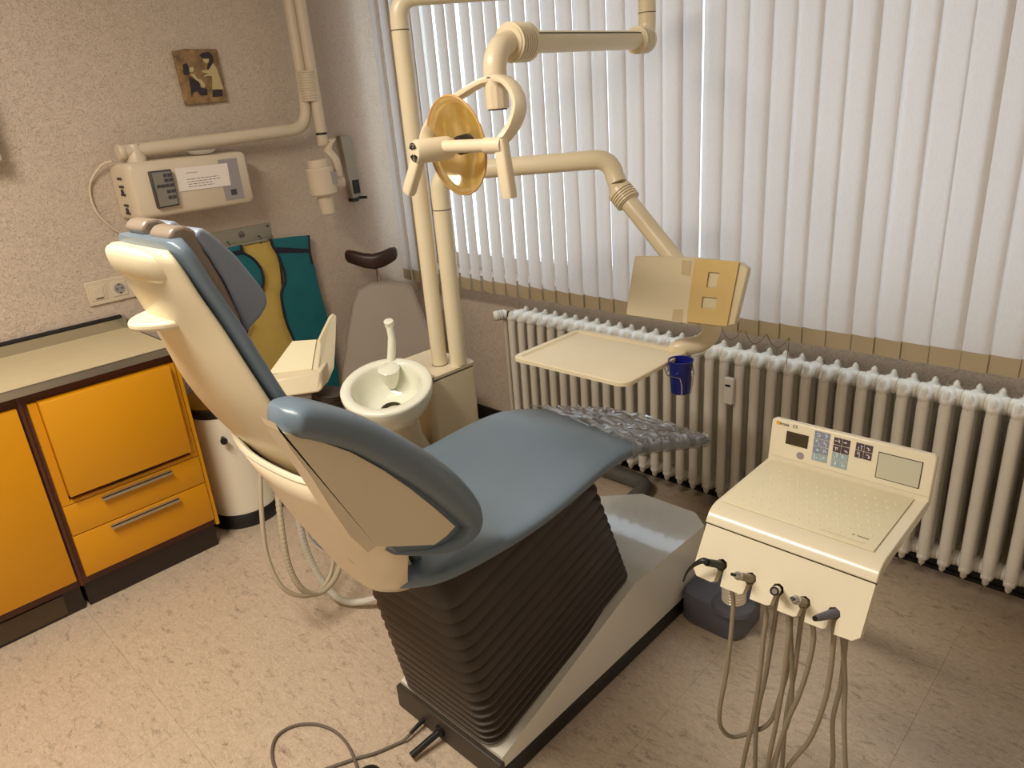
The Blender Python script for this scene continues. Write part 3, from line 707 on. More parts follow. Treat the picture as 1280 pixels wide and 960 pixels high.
# front skirt and rim
fr = [dep(*p) for p in ((330, 480, 2.30), (347, 475, 2.30), (396, 467, 2.33), (402, 462, 2.35), (404, 486, 2.34), (398, 491, 2.33), (356, 497, 2.30), (338, 495, 2.28))]
MB().prism(fr, (-.10, .10, .005)).build('skirt', CREAMY, at, bevel=.008, segs=3)
rm_ = [dep(*p) for p in ((399, 425, 2.47), (413, 396, 2.52), (417, 392, 2.53), (421, 395, 2.53), (420, 425, 2.50), (418, 460, 2.45), (410, 478, 2.42), (404, 484, 2.38), (400, 460, 2.38))]
MB().prism(rm_, -au*.008+ah*.002).build('upright_rim', CREAMY, at, bevel=.003)
mb = MB()
cA = dep(418, 492, 2.42)
prof = []
for q in range(9): prof += [(.052, q*.008), (.056, q*.008+.003), (.056, q*.008+.005), (.052, q*.008+.007)]
mb.lathe(cA-V(0.02, 0.02, .06), (0.1, .1, 1), prof, 24); mb.build('ribbed_boot', DKBR, at, ang=30)
mb = MB().tube(bez([cA+V(-.02, -.02, -.05), cA+V(.02, .02, -.16), V(1.25, -1.1, .50), V(1.25, -1.0, .45)], 6), .03, 14); mb.build('swing_arm', DKBR, at)
def hosepx(pts, r, name, mt, parent, n=8, rib=False):
    P = bez([dep(*p) for p in pts], n)
    if rib:
        fine = bez(P, 5); R = [r*(1 if (q % 4) < 2 else .9) for q in range(len(fine))]; return MB().tube(fine, R, 10).build(name, mt, parent, ang=30)
    return MB().tube(P, r, 10).build(name, mt, parent)
hosepx([(345, 495, 2.28), (335, 540, 2.27), (326, 575, 2.26), (327, 640, 2.25), (334, 695, 2.25), (352, 733, 2.26), (378, 745, 2.30), (400, 738, 2.36), (414, 715, 2.40), (418, 680, 2.42), (414, 640, 2.44), (415, 560, 2.46)], .0075, 'suction_hose', HOSE, at)
hosepx([(365, 495, 2.30), (352, 550, 2.29), (347, 600, 2.28), (352, 660, 2.27), (362, 710, 2.28), (380, 738, 2.31), (402, 740, 2.36), (420, 720, 2.40), (427, 690, 2.43), (426, 640, 2.45), (425, 560, 2.47)], .0105, 'suction_hose', HOSE, at, rib=True)
hosepx([(385, 498, 2.40), (376, 560, 2.42), (372, 620, 2.44), (378, 670, 2.46), (393, 710, 2.48), (412, 738, 2.49), (430, 751, 2.49), (452, 752, 2.47), (480, 745, 2.44)], .0125, 'drain_hose', RIBW, at, rib=True)

# ------------------------------------------------------------------ operating lamp
P1 = V(1.362, -1.000, UZ); PR = .0255
t = thing('operating_lamp', 'cream jointed dental lamp with amber reflector over the chair', 'lamp', P1)
zA = 1.885
E1 = V(1.805, -.432, zA)
path = [P1+V(0, 0, 0), V(P1.x, P1.y, 1.2)]+elbow((P1.x, P1.y, 1.2), (P1.x, P1.y, zA), E1, .06)
e2 = elbow(P1.to_3d()*0+V(P1.x, P1.y, zA), E1, (E1.x, E1.y, 1.7), .055)
MB().tube(path+e2+[V(E1.x, E1.y, 1.775)], PR, 22).build('pole_and_boom', CREAMY, t)
MB().lathe((P1.x, P1.y, UZ-.002), (0, 0, 1), [(PR+.001, 0), (PR+.001, .004)], 24).build('pole_seam', BLACK, t)
MB().lathe((P1.x, P1.y, 1.80), (0, 0, 1), [(PR+.0008, 0), (PR+.0008, .0025)], 24).build('pole_seam', DKBR, t)
MB().lathe((E1.x, E1.y, 1.802), (0, 0, 1), [(PR+.0008, 0), (PR+.0008, .002)], 24).build('pole_seam', DKBR, t)
J1 = V(1.834, -.500, 1.727); J2 = V(1.905, -1.125, 1.712); LP = V(1.917, -1.195, 0)
MB().tube(elbow((E1.x, E1.y, 1.80), (E1.x, E1.y, 1.728), J1+(J2-J1)*.03, .05), PR-.0005, 22).build('drop_elbow', CREAMY, t)
def ribs(c, d, n, r0, r1, pitch):
    prof = [(r0*.9, -pitch), (r1, -pitch*.9)]
    for q in range(n): prof += [(r1, q*pitch), (r1, q*pitch+pitch*.55), (r0, q*pitch+pitch*.62), (r0, q*pitch+pitch*.93)]
    prof += [(r0*.8, n*pitch)]
    return MB().lathe(c, d, prof, 28)
dJ = (J2-J1).normalized()
MB().tube([J1, J2], PR-.001, 22).build('spring_arm', CREAMY, t)
MB().tube([J1+dJ*.03+V(.0, 0, 0)+V(.018, 0, .018), J2-dJ*.02+V(.018, 0, .018)], .0012, 5).build('arm_groove', DKBR, t)
ribs(J1-dJ*.012, dJ, 7, .032, .0365, .0075).build('ribbed_joint', CREAMY, t, ang=30)
ribs(J2-dJ*.05, dJ, 7, .037, .0425, .0085).build('ribbed_joint', CREAMY, t, ang=30)
MB().tube([J2, J2+dJ*.012]+elbow(J2, (LP.x, LP.y, 1.700), (LP.x, LP.y, 1.6), .052)+[V(LP.x, LP.y, 1.640)], PR+.0005, 22).build('lamp_elbow', CREAM, t)
MB().tube([(LP.x, LP.y, 1.641), (LP.x, LP.y, 1.576)], PR, 22).build('lamp_stem', CREAM, t)
MB().lathe((LP.x, LP.y, 1.640), (0, 0, 1), [(PR+.0012, 0), (PR+.0012, .002)], 24).build('stem_seam', DKBR, t)
mb = MB().tube([(LP.x, LP.y, 1.622), (LP.x, LP.y, 1.578)], PR+.001, 12); mb.build('grip_ring', CREAM, t, ang=20)
MB().tube([(LP.x, LP.y, 1.577), (LP.x, LP.y, 1.573)], PR-.004, 20).build('stem_end', BLACK, t)
# reflector: shallow dish facing the head of the chair (-y)
YB = -1.325                                # bar plane
La, Lb = ony(520, 182, YB), ony(626, 184, YB)
lc = (La+Lb)/2; zb = lc.z
rn = V(.0, -1, -.10).normalized(); ru = V(1, 0, 0); rv = rn.cross(ru).normalized()
if rv.z < 0: rv = -rv
rc = ony(570, 183, -1.285)
def dish(Rx, Ry, off, depth, name, mt, th):
    rings = []
    for q in range(9):
        s_ = q/8; rings.append([rc+ru*math.cos(a)*Rx*s_+rv*math.sin(a)*Ry*s_-rn*(depth*(1-s_*s_)+off) for a in [2*math.pi*i/48 for i in range(48)]])
    mb = MB().loft(rings[1:], caps=False)
    n0 = len(mb.v); mb.v.append(rc-rn*(depth+off)); mb.f += [(i, (i+1) % 48, n0) for i in range(48)]
    return mb.build(name, mt, t, ang=80, solid=th)
rf = dish(.093, .106, 0, .045, 'reflector', AMBER, .004)
MB().tube([rc+ru*math.cos(a)*.094+rv*math.sin(a)*.107 for a in [2*math.pi*i/48 for i in range(49)]], .0028, 8, caps=False).build('reflector_rim', mat('amber_rim', (206, 160, 96), .3), rf)
# lamp housing in front of the reflector, pointing at the head of the chair
La = V(ony(531, 187, YB).x, YB, zb); Lb = V(Lb.x, YB, zb)
he = V(-.25, -.97, -.02).normalized(); H0 = rc+rn*.006
HE = H0+he*.10
MB().lathe(H0, he, [(.0, 0), (.017, .0), (.024, .012), (.0255, .02), (.0255, .092), (.023, .098), (0, .100)], 28, caps=False).build('lamp_housing', CREAM, t, ang=40)
hs_ = he.cross(V(0, 0, 1)).normalized(); hu = hs_.cross(he).normalized()
mb = MB()
for r_ in (.006, .011, .016):
    for sg in (1, -1):
        mb.tube([HE+he*.0006+hs_*math.cos(a)*r_+hu*(math.sin(a)*r_+sg*.003) for a in [sg*(.3+q*.28) for q in range(10)]], .0013, 5)
mb.build('vent_slots', BLACK, t)
MB().tube([La+V(0, 0, 0), Lb+V(-.02, 0, 0)], .0135, 18).build('cross_bar', CREAM, t)
MB().tube([Lb+V(-.035, -.008, 0), Lb+V(.012, -.004, 0)], .0165, 18).build('bar_hub', CREAM, t)
MB().lathe(rc-rn*.02, rn, [(.021, -.02), (.021, .010), (.016, .016), (0, .018)], 24, caps=False).build('bulb_cap', BLACK, t)
def handle(p, tip):
    p = Vector(p); tip = Vector(tip); d = (tip-p); L = d.length; d.normalize()
    s0 = V(0, 1, 0); s1 = d.cross(s0).normalized(); rings = []
    for q, sc in ((0, .85), (.08, 1), (.92, 1.08), (1, .95)): rings.append([p+d*L*q+s0*a*sc+s1*b*sc for a, b in sup(.012, .0145, 4, 16)])
    MB().loft(rings).build('handle', CREAM, t, ang=50)
handle(Lb+V(.005, -.004, .012), ony(637, 248, YB)); handle(La+V(-.005, 0, .008), ony(511, 241, YB))
def yoke(pts):
    P = bez(pts, 8); rings = []
    for k, p in enumerate(P):
        a = P[max(0, k-1)]; b = P[min(len(P)-1, k+1)]; d = (b-a).normalized(); w_ = V(0, 1, 0); w_ = (w_-d*w_.dot(d)).normalized(); q = d.cross(w_)
        rings.append([p+w_*x+q*y for x, y in sup(.0165, .0075, 4, 12)])
    MB().loft(rings).build('yoke', CREAM, t, ang=50)
yoke([ony(621, 97, -1.212), ony(634, 101, -1.225), ony(645, 115, -1.245), ony(649, 134, -1.268), ony(642, 156, -1.295), ony(628, 175, -1.318), Lb+V(-.012, .004, .004)])
yoke([ony(614, 99, -1.205), ony(602, 103, -1.215), ony(585, 113, -1.228), ony(565, 127, -1.240), ony(545, 148, -1.262), ony(534, 168, -1.295), La+V(.0, .006, .002)])

# ------------------------------------------------------------------ tray table on its own pole
P2_ = V(1.412, -.962, UZ); R2 = .0275
t = thing('tray_table', 'cream instrument tray on jointed pipe arm above the leg rest', 'tray table', P2_)
zT = 1.415; T1 = V(1.82, -.645, zT)
MB().tube([P2_+V(0, 0, 0), V(P2_.x, P2_.y, 1.1)]+elbow((P2_.x, P2_.y, 1.1), (P2_.x, P2_.y, zT-.005), T1, .06)+elbow((P2_.x, P2_.y, zT-.005), T1, (1.846, -.652, 1.32), .05)+[V(1.846, -.652, 1.345)], R2, 22).build('pole_and_boom', CREAMY, t)
MB().lathe((P2_.x, P2_.y, 1.300), (0, 0, 1), [(R2+.0008, 0), (R2+.0008, .0025)], 24).build('pole_seam', DKBR, t)
K1 = V(1.862, -.655, 1.318); TE = V(2.165, -.70, .955)
dK = (V(2.16, -.67, 1.03)-K1).normalized()
MB().tube([V(1.846, -.652, 1.347)]+elbow((1.846, -.652, 1.347), (1.848, -.652, 1.32), K1+dK*.05, .02), R2-.0005, 20).build('arm_elbow', CREAMY, t)
ribs(K1-dK*.004, dK, 5, .033, .038, .008).build('ribbed_joint', CREAMY, t, ang=30)
MB().tube([K1, V(2.16, -.67, 1.03)], R2-.001, 20).build('spring_arm', CREAMY, t)
ZTR = .905
MB().tube([V(2.14, -.668, 1.055), V(2.172, -.672, 1.02)]+elbow((2.172, -.672, 1.06), (2.172, -.672, ZTR+.012), (2.08, -.745, ZTR+.000), .055)+[V(2.112, -.720, ZTR+.004), V(2.098, -.730, ZTR+.001), V(2.086, -.739, ZTR-.003), V(2.080, -.744, ZTR-.006)], [R2-.002]*12+[R2-.004, R2-.009, R2-.016, .003], 20).build('tray_support', CREAMY, t)
tr = [onz(u, v, ZTR) for u, v in ((638, 444), (725, 411), (868, 438), (775, 480))]
tx0_, tx1_ = tr[0].x*.5+tr[1].x*.5, tr[2].x*.5+tr[3].x*.5; ty0_, ty1_ = tr[0].y*.5+tr[3].y*.5, tr[1].y*.5+tr[2].y*.5
def rxy(z, ins, r): return [V(a, b, z) for a, b in rrect(tx0_+ins, tx1_-ins, ty0_+ins, ty1_-ins, r, 6)]
MB().loft([rxy(ZTR-.014, .004, .026), rxy(ZTR-.012, 0, .03), rxy(ZTR-.002, 0, .03), rxy(ZTR, .003, .027), rxy(ZTR, .018, .014), rxy(ZTR-.006, .024, .010)]).build('tray', CREAMY, t, ang=30)
# instrument panel box with a cardboard sleeve
LBm, LT = dep(782, 393, 1.965), dep(793, 321, 1.925)
pu = (V(1, .30, 0)).normalized()
pv = (LT-LBm); pv = (pv-pu*pv.dot(pu)); PH = pv.length; pv.normalize(); pn = pu.cross(pv).normalized()
if pn.y > 0: pn = -pn
def panpt(u, v): return onpl(u, v, LBm, pn)
c4 = [panpt(u, v) for u, v in ((782, 393), (868, 405), (905, 409), (919, 406), (936, 336), (926, 329), (868, 322), (793, 320))]
bx = MB().prism(c4, -pn*.045); pb = bx.build('panel_box', mat('pale_buff_plastic', (212, 198, 162), .45, var=.03), t, bevel=.004)
fm = [panpt(u, v)+pn*.001 for u, v in ((784, 393), (860, 404), (869, 323), (795, 321))]
MB().prism(fm, pn*.0015).build('film_cover', FILM, pb, smooth=False)
for q in (((853, 325), (865, 326), (863, 345), (852, 343)), ((842, 387), (854, 386), (853, 402), (840, 400))):
    MB().prism([panpt(u, v)+pn*.0028 for u, v in q], pn*.0006).build('tape', mat('clear_tape', (196, 178, 140), .3), pb, smooth=False)
# sleeve with two cut-outs: a frame of strips round the windows
sl = MB()
zc_ = [panpt(780+u*180/909, 310+v*190/960) for u, v in ((448, 66), (730, 84), (650, 494), (398, 462))]
def zq(u, v): return (zc_[0]*(1-u)+zc_[1]*u)*(1-v)+(zc_[3]*(1-u)+zc_[2]*u)*v
def strip(u0, u1, v0, v1): sl.prism([zq(u, v)+pn*.003 for u, v in ((u0, v0), (u1, v0), (u1, v1), (u0, v1))], pn*.0025)
for q in ((0, 1, 0, .19), (0, .36, .19, .43), (.60, 1, .19, .43), (0, 1, .43, .58), (0, .31, .58, .76), (.66, 1, .58, .76), (0, 1, .76, 1)): strip(*q)
sl.build('cardboard_sleeve', CARD, pb, smooth=False)
MB().lathe(V(2.172, -.672, 1.0), (0, 0, 1), [(R2+.002, 0), (R2+.002, .03)], 20).build('panel_mount', CREAMY, t)
# cup holder (part of table) and cup
cpt = onz(848, 447, ZTR+.0); cz = dep(851, 447, (cpt-CAM).dot(FW)-.03)
cz = V(cz.x, cz.y, ZTR-.005)
def cring(z, r, n=20, a0=0, a1=360): return [cz+V(math.cos(math.radians(a0+(a1-a0)*i/n))*r, math.sin(math.radians(a0+(a1-a0)*i/n))*r, z) for i in range(n+1)]
mb = MB().tube(cring(-.028, .037, 20, -10, 200), .0014, 6)
for a in (60, -10):
    d = V(math.cos(math.radians(a)), math.sin(math.radians(a)), 0)*.037
    mb.tube([cz+d+V(0, 0, -.012), cz+d*1.05+V(0, 0, -.03), cz+d*1.0+V(0, 0, -.075), cz+d*.8+V(0, 0, -.083)], .0014, 6)
mb.tube([cz+V(-.036, -.004, -.03), cz+V(-.05, .012, -.012), cz+V(-.062, .012, -.008), cz+V(-.045, -.01, -.02), cz+V(-.02, -.034, -.03), cz+V(.02, -.036, -.03), cz+V(.024, -.034, -.05), cz+V(.022, -.030, -.085)], .0015, 6)
mb.build('cup_holder', CHROME, t)
mb = MB().lathe(cz+V(0, 0, -.085), (0, 0, 1), [(.0, 0), (.0245, 0), (.026, .003), (.0325, .09), (.0345, .0925), (.0345, .094), (.0325, .094), (.0315, .09), (.025, .006), (0, .005)], 28, caps=False)
tag(mb.build('plastic_cup', CUPB, None, origin=cz+V(0, 0, -.085)), 'dark blue plastic cup held in a wire ring at the tray edge', 'cup')

# ------------------------------------------------------------------ dental chair
XC = 1.92
ch = thing('dental_chair', 'blue-grey dental treatment chair with cream shell on brown bellows base', 'dental chair', (XC, -1.1, 0))
# base
MB().prism([V(1.713, -1.573, 0), V(2.126, -1.573, 0), V(2.126, -.60, 0), V(2.06, -.545, 0), V(1.845, -.545, 0), V(1.713, -.67, 0)], (0, 0, .052)).build('base_skirt', BLACK, ch, bevel=.004)
MB().box((1.711, -1.578, .004), (2.128, -1.560, .078)).build('end_plate', DKBR, ch, bevel=.004)
ol = [(1.718, -1.562, .088), (2.122, -1.562, .088), (2.122, -.99, .266), (2.122, -.60, .262), (2.06, -.548, .262), (1.848, -.548, .262), (1.718, -.67, .262), (1.718, -.99, .266)]
n_ = len(ol)
MB().add([V(a, b, .05) for a, b, c in ol]+[V(*p) for p in ol], [tuple(reversed(range(n_))), (n_, n_+1, n_+2, n_+7), (n_+7, n_+2, n_+3, n_+4, n_+5, n_+6)]+[(i, (i+1) % n_, n_+(i+1) % n_, n_+i) for i in range(n_)]).build('base_cover', BASECR, ch, smooth=False)
# bellows: one part for each fold
NF = 15; zs = []
step = [.024+.022*(k/(NF-2)) for k in range(NF-1)]; tot = sum(step); acc = [0]
for s_ in step: acc.append(acc[-1]+s_/tot)
for k in range(NF):
    tt = acc[k]
    ya, za = -1.572-.079*tt, .098+.464*tt
    yb, zb_ = -.957-.165*tt, .262+.445*tt
    th = (.018+.018*(k/(NF-1)))
    ay = V(0, yb-ya, zb_-za); Ly = ay.length; ay.normalize(); az = V(1, 0, 0).cross(ay).normalized()
    if az.z < 0: az = -az
    c0 = V(XC-.005, ya, za); rings = []
    for h, ins in ((-.001, .034), (.0, .003), (.0015, .0), (.004, .001), (th*.5, .014), (th*.9, .028), (th+.003, .034)):
        rings.append([c0+V(1, 0, 0)*a+ay*b+az*h for a, b in rrect(-.187+ins, .187-ins, ins, Ly-ins, .05, 6)])
    MB().loft(rings).build('bellows_fold', FOLD, ch, ang=35)
# seat bracket
MB().loft([[V(a, b, z+(b+1.65)*sl_) for a, b in rrect(XC-w_, XC+w_, y0, y1, .04, 6)] for z, w_, y0, y1, sl_ in ((.565, .165, -1.635, -1.20, .24), (.59, .145, -1.60, -1.22, .17), (.685, .150, -1.60, -1.24, .0))]).build('seat_bracket', DKBR, ch)
# seat cushion
SEAT = [(-1.775, .708, .70, .69, .12), (-1.765, .724, .70, .684, .16), (-1.735, .734, .70, .680, .20), (-1.68, .740, .698, .678, .235), (-1.58, .742, .692, .678, .252), (-1.45, .736, .690, .678, .256), (-1.33, .737, .700, .680, .250),
        (-1.22, .748, .725, .686, .242), (-1.12, .752, .742, .690, .234), (-1.03, .740, .735, .683, .228), (-.92, .704, .698, .653, .222), (-.80, .660, .654, .613, .217), (-.68, .614, .608, .572, .213), (-.60, .584, .58, .546, .208), (-.572, .572, .570, .547, .200), (-.562, .562, .562, .552, .188)]
def interp(T, y):
    for a, b in zip(T, T[1:]):
        if a[0] <= y <= b[0]:
            f_ = (y-a[0])/(b[0]-a[0]); return [a[i]+(b[i]-a[i])*f_ for i in range(len(a))]
    return list(T[0] if y < T[0][0] else T[-1])
def smooth(T, n=4):
    P = [Vector(r) for r in T]; out = []
    for i in range(len(P)-1):
        p0 = P[max(0, i-1)]; p1 = P[i]; p2 = P[i+1]; p3 = P[min(len(P)-1, i+2)]
        for k in range(n):
            s_ = k/n; out.append(.5*((2*p1)+(p2-p0)*s_+(2*p0-5*p1+4*p2-p3)*s_*s_+(3*p1-p0-3*p2+p3)*s_**3))
    out.append(P[-1]); return out
def seat_ring(st, grow=0, n=48, noise=None):
    y, ze, zc, zb2, hw = st; out = []
    zm = (ze+zb2)/2; ht = (ze-zb2)/2
    for a, b in sup(hw+grow, ht+grow, 3.2, n):
        z = zm+b
        if b > 0: z -= (ze-zc)*max(0, 1-(a/hw)**2)*min(1, b/ht)
        out.append(V(XC+a, y, z))
    return out
MB().loft([seat_ring(s_) for s_ in smooth(SEAT)]).build('seat_cushion', BLUE, ch, ang=70)
# clear film over the foot end
rings = []; NFR = 64
wr = [(random.uniform(-60, 60), random.uniform(-75, 75), random.uniform(0, 6.28)) for _ in range(7)]
for k in range(NFR):
    f_ = k/(NFR-1); y = -.93+f_*(.93-.556); st = interp(SEAT, y); r_ = []
    for q, p in enumerate(seat_ring(st, .0045, 96)):
        dy = -.10*(p.x-XC+.21)/.42*(1-f_)
        nz = sum((1-abs(math.sin(p.x*a+y*b+c)))**2 for a, b, c in wr)*.0052-.002+random.uniform(-.0010, .0010)
        z = p.z+(interp(SEAT, y+dy)[1]-st[1])
        up = 1 if p.z > (st[1]+st[3])/2 else -1
        r_.append(V(p.x+math.copysign(1, p.x-XC)*max(0, nz)*.25, p.y+dy, z+up*max(-.001, nz)*(1 if up > 0 else .4)))
    rings.append(r_)
MB().loft(rings, caps=False).build('foot_film', FILMC, ch, ang=18)
# backrest
BK = [(.70, -1.70, .15, .0), (.78, -1.730, .165, 0), (.86, -1.770, .175, 0), (.93, -1.812, .182, 0), (.99, -1.852, .188, 0), (1.06, -1.893, .192, 0), (1.14, -1.930, .182, 0), (1.22, -1.955, .165, 0), (1.29, -1.975, .150, 0), (1.35, -1.995, .137, 0), (1.385, -2.005, .130, 0), (1.408, -2.012, .122, 0), (1.420, -2.014, .105, 0)]
def back_rings(y_a, y_b, grow, bulge, n=40, top=None, sgn=-1):
    out = []
    for st in smooth(BK, 3):
        z, ye, hw = st[0], st[1], st[2]+grow
        ym = ye+(y_a+y_b)/2; hy = (y_b-y_a)/2; r_ = []
        for a, b in sup(hw, hy, 3, n):
            yy = ym+b
            if sgn < 0 and b < 0: yy -= bulge*max(0, 1-(a/hw)**2)
            if sgn > 0: yy += bulge*((a/hw)**2)*0
            r_.append(V(XC+a, yy, z))
        out.append(r_)
    return out
MB().loft(back_rings(-.014, .006, 0, .022)).build('backrest_shell', CREAMY, ch, ang=60)
MB().loft([[V(p.x, p.y, p.z+.012) for p in r_] for r_ in back_rings(-.004, .034, .003, 0, sgn=1)]).build('back_cushion', BLUE, ch, ang=60)
# rolled lip at the top of the shell, and the grip tab on its back
mb = MB(); rings = []
for q in range(17):
    s_ = -1+2*q/16; x_ = XC+s_*.116; bow = -.020*(1-s_*s_); sc = max(.12, (1-abs(s_)**5)**.5)
    rings.append([V(x_, -2.017+bow+.012*abs(s_)**5+a*sc-.22*b*sc, 1.400+b*sc-.012*s_*s_) for a, b in sup(.018, .027, 2.6, 16)])
mb.loft(rings).build('top_lip', CREAMY, ch, ang=60)
mb = MB()
pts = [V(XC-.055+.13*q/10-.02, -2.012-.048*math.sin(math.pi*q/10)**.8, 1.300) for q in range(11)]
mb.loft([[V(p.x, p.y if k_ else -1.985, p.z+dz) for k_ in (1,) for p in pts]+[V(pts[-1].x, -1.975, 1.300+dz), V(pts[0].x, -1.975, 1.300+dz)] for dz in (-.010, .004)])
mb.build('grip_tab', CREAMY, ch, bevel=.005, segs=3)
for u0, v0, u1, v1 in ((157, 350, 178, 372), (168, 352, 187, 372)):
    MB().tube([onx(u0, v0, 1.86)+V(0, .004, 0), onx(u1, v1, 1.86)+V(0, .004, 0)], .004, 8).build('grip_bar', CREAMW, ch)
# headrest: two lobes with taupe back shells
def yz(u, v, x): p = onx(u, v, x); return (p.y, p.z)
def lobe(x0, x1, dz, dy):
    xx = 1.985
    prof = [yz(u, v, xx) for u, v in ((238, 294), (242, 285), (250, 285), (262, 293), (290, 318), (318, 352), (329, 368), (330, 380), (322, 394), (303, 415), (297, 396), (278, 352), (256, 318))]
    mb = MB().prism([V(x0, y+dy, z+dz) for y, z in prof], (x1-x0, 0, 0)); mb.build('head_cushion', GREYB, ch, bevel=.014, segs=4)
    prof2 = [yz(u, v, xx) for u, v in ((205, 296), (212, 284), (226, 281), (240, 287), (252, 312), (274, 348), (296, 392), (301, 412), (292, 410), (270, 385), (240, 338), (216, 306))]
    mb = MB().prism([V(x0+.004, y+dy, z+dz) for y, z in prof2], (x1-x0-.007, 0, 0)); mb.build('head_shell', BRONZE, ch, bevel=.006, segs=3)
lobe(1.915, 2.000, 0, 0)
lobe(1.815, 1.897, .006, .0)
MB().box((1.84, -1.99, 1.30), (1.98, -1.93, 1.37)).build('head_bracket', BRONZE, ch, bevel=.01)
# hip shell
HS = [
 (1.012, [(2.160, -1.76), (2.163, -1.80), (2.150, -1.868), (2.11, -1.902), (2.02, -1.912), (1.93, -1.910), (1.86, -1.898), (1.78, -1.872), (1.71, -1.82), (1.70, -1.76)]),
 (.96, [(2.168, -1.76), (2.170, -1.79), (2.155, -1.845), (2.11, -1.880), (2.02, -1.892), (1.93, -1.890), (1.86, -1.876), (1.78, -1.850), (1.71, -1.80), (1.70, -1.74)]),
 (.90, [(2.173, -1.765), (2.172, -1.785), (2.155, -1.82), (2.11, -1.852), (2.02, -1.866), (1.93, -1.866), (1.86, -1.852), (1.79, -1.825), (1.72, -1.78), (1.70, -1.73)]),
 (.83, [(2.166, -1.765), (2.162, -1.778), (2.150, -1.795), (2.10, -1.825), (2.02, -1.838), (1.93, -1.836), (1.86, -1.822), (1.79, -1.795), (1.73, -1.755), (1.71, -1.71)]),
 (.76, [(2.130, -1.750), (2.126, -1.760), (2.115, -1.775), (2.07, -1.798), (2.00, -1.808), (1.93, -1.804), (1.86, -1.789), (1.80, -1.765), (1.75, -1.73), (1.73, -1.69)]),
 (.70, [(2.092, -1.728), (2.088, -1.740), (2.08, -1.75), (2.045, -1.772), (1.99, -1.780), (1.93, -1.776), (1.87, -1.762), (1.82, -1.742), (1.78, -1.71), (1.76, -1.67)]),
 (.655, [(2.052, -1.70), (2.048, -1.708), (2.04, -1.72), (2.01, -1.742), (1.97, -1.75), (1.92, -1.746), (1.88, -1.736), (1.84, -1.718), (1.81, -1.69), (1.80, -1.66)]),
]
rings = []
for z, pts in HS: rings.append([V(p.x, p.y-.010, z) for p in bez([V(a, b, 0) for a, b in pts], 4)])
for k in range(len(rings)-1): pass
MB().loft(rings, caps=False, closed=False).build('hip_shell', CREAM, ch, ang=80, solid=.014)
lip = [V(p.x, p.y-.011, 1.014) for p in bez([V(a, b, 0) for a, b in HS[0][1]], 4)]
MB().tube(lip, .0065, 8).build('shell_lip', CREAMW, ch)
# arm: cream panel and padded rim
AX = 2.20
pan = [onx(u, v, AX) for u, v in ((346, 530), (352, 541), (400, 552), (440, 566), (480, 588), (515, 612), (545, 636), (571, 659), (560, 671), (545, 682), (500, 684), (472, 684), (462, 692), (440, 672), (415, 636), (390, 596), (365, 562))]
MB().prism([V(AX-.004, p.y, p.z) for p in pan], (-.045, 0, 0)).build('arm_panel', CREAM, ch, bevel=.006, segs=3)
cpts = [((350, 527), .020), ((372, 524), .030), ((400, 529), .031), ((440, 541), .032), ((480, 561), .034), ((520, 585), .036), ((553, 610), .037), ((577, 636), .034), ((580, 655), .026), ((562, 675), .018), ((530, 686), .010), ((490, 688), .006)]
P = bez([V(.0, *onx(u, v, 2.175)[1:]) for (u, v), r_ in cpts], 6)
MB().prism([V(2.19, p.y, p.z) for p in P], (-.055, 0, 0)).build('arm_core', BLUE, ch, smooth=False)
RR = []
for i in range(len(cpts)-1):
    for k in range(6): RR.append(cpts[i][1]+(cpts[i+1][1]-cpts[i][1])*k/6)
RR.append(cpts[-1][1])
rings = []
for k, p in enumerate(P):
    a = P[max(0, k-1)]; b = P[min(len(P)-1, k+1)]; d = (b-a).normalized(); nrm = V(1, 0, 0).cross(d)
    fx = .052 if RR[k] > .025 else .052*(.45+.55*RR[k]/.025)
    if k < 4: fx *= (.55+.12*k)
    rings.append([V(2.162, p.y, p.z)+V(1, 0, 0)*x_+nrm*y_ for x_, y_ in sup(fx, RR[k], 2.6, 24)])
MB().loft(rings).build('arm_cushion', BLUE, ch, ang=70)
# hinge cover at the foot of the shell
hg = [onx(u, v, 2.06) for u, v in ((428, 680), (455, 689), (474, 690), (484, 694), (497, 712), (518, 728), (517, 732), (490, 727), (455, 714), (438, 703))]
MB().prism([V(2.06, p.y, p.z) for p in hg], (-.14, 0, 0)).build('hinge_cover', CREAM, ch, bevel=.008, segs=3)
mb = MB().tube(bez([onx(u, v, 2.068) for u, v in ((478, 692), (486, 706), (500, 718), (518, 728))], 4), .008, 8); mb.build('hinge_trim', BRONZE, ch)
# crank lever and cable plug on the end plate
cr0, cr1 = ony(551, 913, -1.578), onz(514, 945, .020)
MB().tube([cr0, cr1], .0095, 12).build('foot_lever', BLACK, ch)
MB().lathe(cr0+V(0, .004, 0), (0, -1, 0), [(.017, 0), (.017, .012), (.012, .014)], 16).build('lever_collar', BLACK, ch)
pl0, pl1 = ony(529, 900, -1.578), onz(513, 917, .016)
MB().tube([pl0, pl1], [.007, .005], 10).build('cable_plug', BLACK, ch)

